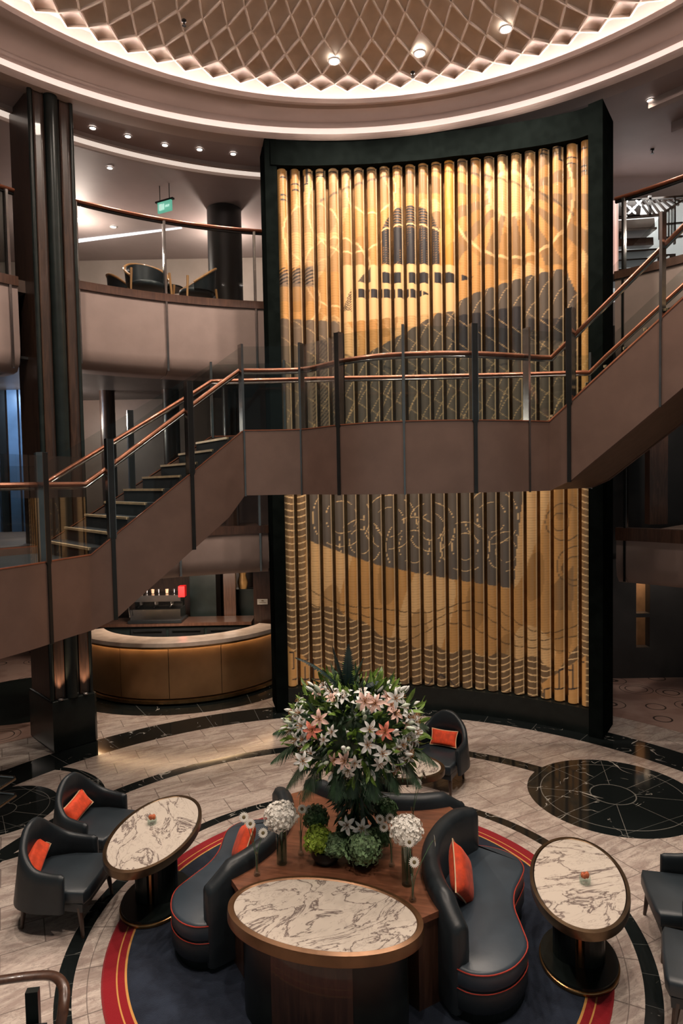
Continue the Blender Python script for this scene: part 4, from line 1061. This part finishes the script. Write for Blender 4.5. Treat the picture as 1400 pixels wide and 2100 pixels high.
# ================================================================== ARMCHAIRS
def armchair():
    t = empty('armchair', (0, 0, 0))
    # local: +x is front
    path = []
    ctl = [(.17, -.345), (.05, -.345), (-.10, -.335), (-.25, -.27), (-.335, -.14), (-.355, 0), (-.335, .14), (-.25, .27), (-.10, .335), (.05, .345), (.17, .345)]
    hts = [.58, .59, .63, .76, .87, .90, .87, .76, .63, .59, .58]
    cp = catmull([(x, y, h) for (x, y), h in zip(ctl, hts)], 5)
    rings = []; n = len(cp)
    for i, p in enumerate(cp):
        q = cp[min(i+1, n-1)]; o_ = cp[max(i-1, 0)]; tt = Vector((q.x-o_.x, q.y-o_.y)).normalized(); nn = Vector((tt.y, -tt.x))  # outward
        lean = (p.z-.42)*.16
        th_ = .035
        def pt(d, z, l=1.0): return (p.x+nn.x*(d+lean*l*(z-.3)/.5), p.y+nn.y*(d+lean*l*(z-.3)/.5), z)
        rings.append([pt(-th_, .36), pt(-th_, (p.z+.4)/2), pt(-th_*1.0, p.z-.03), pt(-th_*.5, p.z-.006), pt(.0, p.z), pt(th_*.6, p.z-.006), pt(th_, p.z-.03), pt(th_*.9, (p.z+.4)/2), pt(th_*.4, .34), pt(-.01, .25), pt(-th_, .25)])
    def cap(rg, d, k):
        cx = sum(v[0] for v in rg)/len(rg); cy = sum(v[1] for v in rg)/len(rg)
        return [(cx+(v[0]-cx)*k+d, cy+(v[1]-cy)*k, v[2]-(.012 if v[2] > .5 else 0)) for v in rg]
    rings = [cap(rings[0], .03, .4), cap(rings[0], .02, .8)]+rings+[cap(rings[-1], .02, .8), cap(rings[-1], .03, .4)]
    b = MB(); b.loft(rings, True, caps=True); b.build('backrest', m_leather, t, True, auto=55)
    b = MB(); b.prism([(.36, -.32), (.385, -.25), (.39, 0), (.385, .25), (.36, .32), (.0, .31), (-.22, .24), (-.30, .1), (-.30, -.1), (-.22, -.24), (.0, -.31)][::1], .30, .425, .025); b.build('seat', m_seatc, t, True, auto=60)
    b = MB(); b.prism([(.35, -.32), (.35, .32), (-.2, .26), (-.30, .1), (-.30, -.1), (-.2, -.26)], .235, .31); b.build('seat_frame', m_leather, t)
    for x, y in ((.31, .29), (.31, -.29), (-.25, .2), (-.25, -.2)):
        b = MB(); b.tube([(x*1.10, y*1.06, 0), (x, y, .27)], [.014, .028], 8); b.build('leg', m_woodd, t, True)
    return t
ch = armchair(); ch.location = (-2.68, 6.00, 0); ch.rotation_euler.z = R(-4); tag(ch, 'dark leather armchair front left with an orange cushion', 'armchair', 'leather tub armchairs')
def chairc(x, y, rz, label):
    c = copy_tree(ch); c.location = (x, y, 0); c.rotation_euler.z = R(rz); return tag(c, label, 'armchair', 'leather tub armchairs')
chairc(-2.74, 6.92, -16, 'dark leather armchair beyond the front left one, orange cushion')
chairc(1.24, 8.55, 236, 'dark leather armchair behind the flowers, by the screen plinth')
chairc(2.97, 5.47, 168, 'dark leather armchair at the right edge, farther of the two')
chairc(2.72, 4.66, 157, 'dark leather armchair at the right edge, nearer of the two')
def seat_pillow(x, y, z, nrm, upv, label): return orient(pillow((x, y, z), .37, .21, .10, (0, 0, 0), label), nrm, upv)
seat_pillow(-2.93, 6.03, .535, (.85, -.25, .50), (-.35, -.45, .8), 'small oblong orange cushion on the front left armchair')
seat_pillow(-2.92, 6.99, .535, (.80, -.32, .50), (-.45, -.1, .8), 'small oblong orange cushion on the armchair behind the front left one')
seat_pillow(1.32, 8.70, .54, (-.45, -.75, .45), (.2, .4, .8), 'small oblong orange cushion on the armchair behind the flowers')

# wooden frame chair at the lower left edge
q = atz(60, 2000, .68)
t = empty('wooden_armchair', (-2.25, 4.05, 0), R(8), 'honey wood armchair frame cut off at the lower left corner', 'armchair')
pl = catmull([(-.45, .22, .70), (-.10, .25, .69), (.12, .27, .68), (.27, .25, .675), (.36, .16, .66), (.385, .05, .60), (.37, -.02, .45), (.35, -.05, .02)], 5)
b = MB(); b.tube(pl, .036, 10, sy=.7); b.build('arm_rail', m_woodm, t, True)
b = MB(); b.box((-.5, -.45, .36), (.26, .12, .46)); b.build('seat', m_leather, t)
b = MB(); b.box((.12, .14, 0), (.2, .19, .66)); b.build('back_post', m_black, t)
b = MB(); b.box((.13, -.1, .28), (.33, .12, .34)); b.build('side_rail', m_woodl, t)
# chrome edged glass table at the left edge
t = empty('glass_table', (-4.3, 7.42, 0), R(-12), 'chrome-edged dark glass table at the left edge by the black floor disc', 'table')
for z in (.62, .42):
    b = MB(); b.prism([(-.5, -.22), (.38, -.22), (.42, -.18), (.42, .18), (.38, .22), (-.5, .22)], z-.012, z); b.build('glass_shelf', m_black, t)
    b = MB(); b.tube([(-.5, -.22, z), (.38, -.22, z), (.42, -.18, z), (.42, .18, z), (.38, .22, z), (-.5, .22, z)], .016, 8); b.build('chrome_edge', m_chrome, t)
for y in (-.18, .18):
    b = MB(); b.tube([(.0, y, 0), (.0, y, .62)], .014, 8); b.build('leg', m_chrome, t)
q = atz(0, 1790, .0); t = empty('metal_stool', (-4.05, 6.45, 0), 0, 'dark metal stool leg and foot at the left edge', 'stool')
b = MB(); b.lathe([(.17, 0), (.17, .02), (.02, .04), (.02, .55)], 20); b.build('pedestal', m_darksteel, t); b = MB(); b.lathe([(.19, .55), (.2, .6), (.17, .64)], 20); b.build('seat', m_leather, t, True)

# ================================================================== FLOWERS
def petal(b, L, W, curl, a, tilt, M0, n=5):
    rows = []
    for i in range(n+1):
        s = i/n; w_ = W*math.sin(PI*min(s*.86+.09, 1))**.8*(1 if s < .98 else .2)
        r = L*s; z = tilt*r-curl*L*s*s
        rows.append([Vector((r*.92, -w_/2, z+w_*.25)), Vector((r, 0, z)), Vector((r*.92, w_/2, z+w_*.25))])
    Ma = M0@Matrix.Rotation(a, 4, 'Z'); rows = [[Ma@p for p in rw] for rw in rows]
    b.loft(rows, False)
def lily_mesh(nm, mt, mt2):
    b = MB(); I = Matrix.Identity(4)
    for k in range(3): petal(b, .088, .036, .55, k*2*PI/3, .62, I)
    for k in range(3): petal(b, .082, .026, .60, k*2*PI/3+PI/3, .60, I)
    me = b.build(nm, mt, None, True, auto=80)
    b = MB()
    for k in range(6): b.tube([(0, 0, 0), (.022*math.cos(k*1.05), .022*math.sin(k*1.05), .045)], .0022, 4); b.ell((.024*math.cos(k*1.05), .024*math.sin(k*1.05), .048), (.006, .003, .003), 6, 4)
    b.tube([(0, 0, 0), (0, 0, .06)], .003, 5); s = b.build('stamens', mt2, me)
    return me
def bud_mesh(nm, mt):
    b = MB(); b.lathe([(.004, 0), (.011, .015), (.016, .04), (.014, .065), (.003, .088)], 8); return b.build(nm, mt, None, True, auto=80)
m_white = simple('white_petal', (.72, .72, .69), .55, var=.08, scale=20)
m_pink = simple('coral_petal', (.72, .22, .15), .55, var=.3, scale=30)
m_blush = simple('blush_petal', (.78, .52, .44), .55, var=.15, scale=30)
m_stamen = simple('stamen_rust', (.34, .16, .05), .7)
m_budm = simple('pale_green_bud', (.55, .62, .50), .5, var=.2, scale=20)
m_leafd = simple('deep_green_leaf', (.022, .05, .022), .4, var=.4, scale=9)
m_leafl = simple('fresh_green_leaf', (.13, .22, .035), .45, var=.4, scale=9)
m_blade = simple('blue_green_blade', (.015, .035, .034), .4, var=.4, scale=9)
m_stem = simple('green_stem', (.10, .20, .10), .5)
FA = empty('flower_arrangement', (.08, 5.68, .744), 0, 'large centrepiece of white and coral lilies with palm leaves on the island', 'flower arrangement')
FO = Vector(FA.location)
# tall glass trumpet holding the ball, and low dark bowls
b = MB(); b.lathe([(.13, 0), (.13, .02), (.05, .06), (.045, .45), (.10, .62), (.095, .62), (.04, .46), (.04, .08), (.004, .06)], 24); b.build('vase', m_vglassd, FA, True)
C0 = Vector((.0, -.02, 1.12))           # centre of the flower ball, local
def on_ball(az, el, k=1.0):
    return C0+Vector((.52*k*math.cos(el)*math.sin(az), .46*k*math.cos(el)*math.cos(az), .39*k*math.sin(el)))
L0 = lily_mesh('lily', m_white, m_stamen); L1 = lily_mesh('coral_lily', m_pink, m_stamen); L2_ = lily_mesh('blush_lily', m_blush, m_stamen); B0 = bud_mesh('lily_bud', m_budm); B1 = bud_mesh('lily_bud', m_white)
def place(src, p, d, s, roll, first=False):
    o = src if first else copy_tree(src)
    o.parent = FA; o.location = p; q = Vector(d).to_track_quat('Z', 'Y'); o.rotation_mode = 'QUATERNION'; 
    from mathutils import Quaternion
    o.rotation_quaternion = q@Quaternion((0, 0, 1), roll); o.scale = (s, s, s); return o
rnd = random.Random(3); used = {}
def pl_(src, *a):
    f = src.name not in used; used[src.name] = 1; return place(src, *a, first=f)
# az: pi faces the camera
for i in range(78):
    az = PI+rnd.uniform(-1.9, 1.9); el = rnd.uniform(-.75, 1.15)
    if abs(az-PI) < .75 and -.1 < el < .75 and i % 3: az = PI+math.copysign(rnd.uniform(.8, 1.6), rnd.random()-.5)
    p = on_ball(az, el, rnd.uniform(.95, 1.1)); d = (p-C0).normalized()+Vector((rnd.uniform(-.3, .3), rnd.uniform(-.4, .1), rnd.uniform(-.1, .4)))
    src = L0 if i % 9 else L2_
    pl_(src, p, d, rnd.uniform(.72, 1.05), rnd.uniform(0, 2))
for px, py, src in ((748, 1438, L2_), (770, 1442, L2_), (640, 1498, L1), (790, 1500, L1), (810, 1432, L0), (757, 1496, L0), (753, 1528, L0), (783, 1545, L0), (706, 1560, L2_), (620, 1560, L0), (655, 1475, L2_), (712, 1692, L0), (742, 1698, L0)):
    p = aty(px, py, 5.16 if py < 1650 else 5.42)-FO
    pl_(src, p, (rnd.uniform(-.3, .3), -1, .35), 1.05, rnd.uniform(0, 2))
for i in range(64):
    az = PI+rnd.uniform(-2.2, 2.2); el = rnd.uniform(-.8, 1.2); p = on_ball(az, el, rnd.uniform(.95, 1.12)); d = (p-C0).normalized()+Vector((0, 0, rnd.uniform(-.2, .5)))
    pl_(B0 if i % 2 else B1, p, d, rnd.uniform(.8, 1.2), 0)
def leafblades(n, k0, k1, L, W, seed, elr=(-.9, 1.3)):
    b = MB(); rr = random.Random(seed)
    for i in range(n):
        az = rr.uniform(0, 2*PI); el = rr.uniform(*elr); p = on_ball(az, el, rr.uniform(k0, k1)); d = (p-C0).normalized()+Vector((rr.uniform(-.5, .5), rr.uniform(-.5, .5), rr.uniform(-.4, .6)))
        M0 = Matrix.Translation(p)@d.to_track_quat('X', 'Z').to_matrix().to_4x4()@Matrix.Rotation(rr.uniform(0, 6), 4, 'X')
        petal(b, L*rr.uniform(.7, 1.3), W, rr.uniform(.1, .7), 0, .2, M0, 4)
    return b
o = leafblades(420, .45, .98, .16, .032, 1).build('foliage', m_leafd, FA, True); o['kind'] = 'stuff'
o = leafblades(520, .66, 1.10, .13, .036, 2).build('bright_foliage', m_leafl, FA, True); o['kind'] = 'stuff'
b = MB(); b.ell(C0, (.36, .32, .28), 20, 12); b.build('floral_foam', m_leafd, FA, True)
bb = MB(); rr = random.Random(5)
for i in range(230):
    a = rr.uniform(0, 2*PI); z = rr.uniform(.28, .86); r_ = rr.uniform(.04, .10)+.18*(z-.28)
    M0 = Matrix.Translation((r_*math.cos(a), r_*math.sin(a)-.02, z))@Vector((math.cos(a)*.7, math.sin(a)*.7, -rr.uniform(.3, 1.2))).to_track_quat('X', 'Z').to_matrix().to_4x4()@Matrix.Rotation(rr.uniform(0, 6), 4, 'X')
    petal(bb, rr.uniform(.10, .2), .028, .2, 0, .05, M0, 4)
o = bb.build('hanging_foliage', m_leafd, FA, True); o['kind'] = 'stuff'
# stems running down the vase
b = MB()
for k in range(16):
    a = k*2.4; b.tube([(.02*math.cos(a), .02*math.sin(a), .05), (.025*math.cos(a+1), .025*math.sin(a+1), .5), C0+Vector((.12*math.cos(a), .12*math.sin(a), -.1))], .005, 5)
b.build('stems', m_stem, FA)
def frond(p0, d, L, droop, nl=22, leaf=.16, mt=None, sd=0):
    rr = random.Random(sd); b = MB(); pts = []; d = Vector(d).normalized(); p = Vector(p0)
    for i in range(nl+1):
        pts.append(p.copy()); p += d*L/nl; d = (d+Vector((0, 0, -droop/nl))).normalized()
    b.tube(pts, [.006*(1-.8*i/nl) for i in range(nl+1)], 5)
    for i in range(3, nl+1):
        t_ = (pts[i]-pts[i-1]).normalized(); sd_ = t_.cross(Vector((0, 0, 1))); 
        if sd_.length < .1: sd_ = Vector((1, 0, 0))
        sd_.normalize()
        for s in (-1, 1):
            ll = leaf*math.sin(PI*(.15+.8*i/nl))*rr.uniform(.85, 1.15); dd = (sd_*s*.8+t_*.75+Vector((0, 0, -.25))).normalized(); up_ = t_.cross(dd).normalized()*.0
            q = pts[i]; wv = t_*.0105
            mid = q+dd*ll*.55+Vector((0, 0, -.01)); tip = q+dd*ll+Vector((0, 0, -.05*ll/.1*.5))
            b.add([q-wv, q+wv, mid+wv*.9, tip, mid-wv*.9], [(0, 1, 2, 3, 4)])
    return b.build('palm_frond', mt or m_leafd, FA)
k = 0
for az, el, L, dr in ((PI+1.35, -.2, .50, .8), (PI+1.1, -.5, .50, .9), (PI+.8, -.55, .5, 1.1), (PI-1.25, -.25, .50, .8), (PI-1.0, -.5, .48, .9), (PI-.7, -.6, .42, 1.1), (PI+.35, -.6, .42, 1.4), (PI-.3, -.6, .42, 1.4), (PI+1.7, .05, .45, .7), (PI-1.8, .1, .4, .8), (PI+.1, -.7, .36, 1.5)):
    k += 1; p = on_ball(az, el, .55); frond(p, (p-C0).normalized()+Vector((0, 0, .1)), L*1.0, dr, sd=k)
for az, L, ln in ((-1.0, .60, 1.0), (.15, .50, .3), (.7, .40, .7), (-.5, .50, .6), (1.2, .36, 1.3)):
    k += 1; frond(C0+Vector((-.06, -.02, .25)), (ln*math.sin(az)*.8, -.12, 1.2), L, 1.0 if abs(az) > .9 else .45, 26, .075, m_blade, sd=k)
# sword leaves at the top
b = MB(); rr = random.Random(9)
for i in range(15):
    M0 = Matrix.Translation(C0+Vector((rr.uniform(-.14, .1), rr.uniform(-.25, .0), .12)))@Vector((rr.uniform(-.75, .5), rr.uniform(-.4, .1), 1)).to_track_quat('X', 'Z').to_matrix().to_4x4()@Matrix.Rotation(rr.uniform(0, 6), 4, 'X')
    petal(b, rr.uniform(.28, .46), .022, .12, 0, .02, M0, 5)
o = b.build('sword_leaves', m_blade, FA, True); o['kind'] = 'stuff'
def floret_ball(name, c, r, mt, parent, nfl=150, seed=0, sq=1.0, size=.016, lower=-.6):
    rr = random.Random(seed); b = MB(); I = Matrix.Identity(4)
    b.ell(c, (r*.82, r*.82, r*.82*sq), 16, 10)
    for i in range(nfl):
        z = 1-(i+.5)/nfl*(1-lower); a = i*2.39996; s = math.sqrt(max(0, 1-z*z)); d = Vector((s*math.cos(a), s*math.sin(a), z)); p = Vector(c)+Vector((d.x*r, d.y*r, d.z*r*sq))*rr.uniform(.86, 1.10)
        M0 = Matrix.Translation(p)@(d+Vector((rr.uniform(-.6, .6), rr.uniform(-.6, .6), rr.uniform(-.6, .6)))).to_track_quat('Z', 'Y').to_matrix().to_4x4()@Matrix.Rotation(rr.uniform(0, 3), 4, 'Z')
        for k_ in range(4):
            M1 = M0@Matrix.Rotation(k_*PI/2, 4, 'Z')
            b.add([M1@Vector((0, 0, 0)), M1@Vector((size*.6, -size*.55, size*.25)), M1@Vector((size*1.15, 0, size*.1)), M1@Vector((size*.6, size*.55, size*.25))], [(0, 1, 2, 3)])
    return b.build(name, mt, parent, False)
m_hyg = simple('lime_hydrangea', (.30, .42, .04), .6, var=.35, scale=30)
m_hyb = simple('sea_green_hydrangea', (.17, .27, .13), .6, var=.6, scale=14)
m_hyd = simple('deep_green_hydrangea', (.07, .14, .05), .6, var=.5, scale=14)
for px, py, r, mt, Y in ((652, 1722, .115, m_hyg, 5.50), (688, 1735, .10, m_hyb, 5.46), (745, 1738, .15, m_hyb, 5.40), (648, 1678, .105, m_hyd, 5.68), (790, 1662, .10, m_hyd, 5.80), (718, 1700, .12, m_hyd, 5.66), (775, 1715, .10, m_hyd, 5.6)):
    p = aty(px, py, Y)-FO; p.z = max(p.z, r*.8+.03); k += 1
    floret_ball('green_hydrangea', p, r, mt, FA, 260, k, 1, .016)
for px, py, r in ((668, 1755, .13), (745, 1768, .15)):
    p = aty(px, py, 5.45)-FO; b = MB(); b.lathe([(r*.7, 0), (r, .06), (r, .12), (r*.9, .12), (r*.6, .02)], 24, (p.x, p.y+.08, 0)); b.build('bowl', m_black, FA, True)

# ---- small vases round the arrangement
m_water = m_vglassd
def cyl_vase(p, h, r, label, fr, seed):
    t = empty('hydrangea_vase', p, 0, label, 'vase', 'hydrangea vases on the island')
    b = MB(); b.lathe([(r*.9, 0), (r, .005), (r, h), (r-.004, h), (r-.004, .02), (.002, .02)], 24); b.build('glass_cylinder', m_vglass, t, True)
    b = MB(); b.lathe([(r*.8, .02), (r-.006, .03), (r-.006, h*.78), (.002, h*.78)], 20); b.build('dark_water', m_vglassd, t, True)
    b = MB(); b.tube([(0, 0, .03), (.004, 0, h+.08)], .006, 6); b.build('stem', m_stem, t)
    floret_ball('hydrangea_head', (0, 0, h+.08), fr, m_hyw, t, 420, seed, .85, .015, -.8)
    return t
q = atz(578, 1770, .744); cyl_vase((q.x, q.y, .744), .33, .047, 'tall glass cylinder with a white hydrangea, left of the arrangement', .135, 1)
q = atz(836, 1820, .744); cyl_vase((q.x, q.y+.04, .744), .37, .047, 'tall glass cylinder with a white hydrangea, right of the arrangement', .125, 2)
def gerbera():
    b = MB(); I = Matrix.Identity(4)
    for k_ in range(18): petal(b, .047, .014, .25, k_*2*PI/18, .30, I, 3)
    o = b.build('gerbera', m_hyw, None, True, auto=80)
    b = MB(); b.lathe([(.014, .0), (.015, .006), (.006, .010)], 12); b.build('flower_eye', simple('gerbera_eye', (.16, .12, .05), .7), o); return o
G0 = gerbera(); gfirst = [True]
def bud_vase(p, flowers, label):
    t = empty('bud_vase', p, 0, label, 'vase', 'bud vases with white daisies')
    b = MB(); b.lathe([(.026, 0), (.030, .012), (.026, .03), (.014, .05), (.012, .15), (.017, .21), (.015, .21), (.010, .15), (.012, .05), (.02, .02), (.001, .012)], 16); b.build('glass_vase', m_vglassb, t, True)
    for (fx, fy, fz, dx_, dy_, dz_) in flowers:
        b = MB(); b.tube(catmull([(0, 0, .03), (fx*.15, fy*.15, .2), (fx*.7, fy*.7, fz*.85), (fx-dx_*.01, fy-dy_*.01, fz-dz_*.01)], 4), .0028, 5); b.build('stem', m_stem, t)
        o = G0 if gfirst[0] else copy_tree(G0); gfirst[0] = False
        o.parent = t; o.location = (fx, fy, fz); o.rotation_mode = 'QUATERNION'; o.rotation_quaternion = Vector((dx_, dy_, dz_)).to_track_quat('Z', 'Y')
    return t
def bv(px, py, fl, label):
    q = atz(px, py, .744); loc = Vector((q.x, q.y, .744)); F_ = []
    for (fx, fy, Yo, d) in fl:
        p = aty(fx, fy, q.y+Yo)-loc; F_.append((p.x, p.y, p.z, *d))
    bud_vase(loc, F_, label)
bv(527, 1795, [(500, 1676, -.02, (0, -1, .4)), (513, 1689, -.04, (.1, -1, .3)), (539, 1708, .0, (.3, -1, .3))], 'bud vase with three white daisies in front of the left sofa')
bv(617, 1752, [(619, 1659, -.02, (0, -1, .3)), (614, 1628, .08, (-.8, .2, .5)), (632, 1660, .05, (.5, -.6, .2))], 'bud vase with a white daisy between hydrangea and green blooms')
bv(803, 1776, [(779, 1680, .0, (-.3, -1, .3)), (787, 1696, -.03, (0, -1, .3)), (799, 1678, .0, (.2, -1, .3))], 'bud vase with three daisies right of the green hydrangeas')
bv(846, 1848, [(839, 1727, .0, (0, -1, .3)), (849, 1768, -.03, (0, -1, .35)), (890, 1724, .0, (1, -.1, .1))], 'bud vase with three daisies nearest the front table, one drooping right')
bv(846, 1700, [(856, 1606, .0, (.2, -1, .3)), (868, 1588, .05, (.9, .3, .2))], 'bud vase with two daisies behind the right hydrangea')

# ================================================================== GENERAL LIGHTS
# added fill lamps, shaped as round fittings, to brighten the gallery storeys
def pan(p, label, e, col_=(1, .84, .72), g='added gallery fill lamps'):
    t = empty('gallery_fill_lamp', p, 0, label, 'fill lamp', g)
    b = MB(); b.lathe([(.10, 0), (.12, .015), (.12, .03)], 20); b.build('diffuser_or_added_glow', m_lens, t)
    lamp('lamp', 'POINT', (0, 0, -.55), e*.55, col_, None, .1, parent=t)
pan((-5.6, 14.6, ZC-.03), 'added round fill lamp deep in the upper left gallery', 150)
pan((-2.6, 15.4, ZC-.03), 'added round fill lamp in the upper gallery behind the pillar', 170)
pan((8.6, 12.6, ZC-.03), 'added round fill lamp in the upper right gallery by the shop', 90)
pan((-5.72, 13.2, 5.90), 'added round fill lamp in the middle storey left of the screen', 150)
pan((6.2, 11.6, 5.85), 'added round fill lamp in the middle storey on the right', 22)
pan((-7.5, 12.5, 2.36), 'added round fill lamp on the ground floor left of the column', 22)
pan((7.2, 10.8, 2.30), 'added round fill lamp on the ground floor right of the screen', 7)
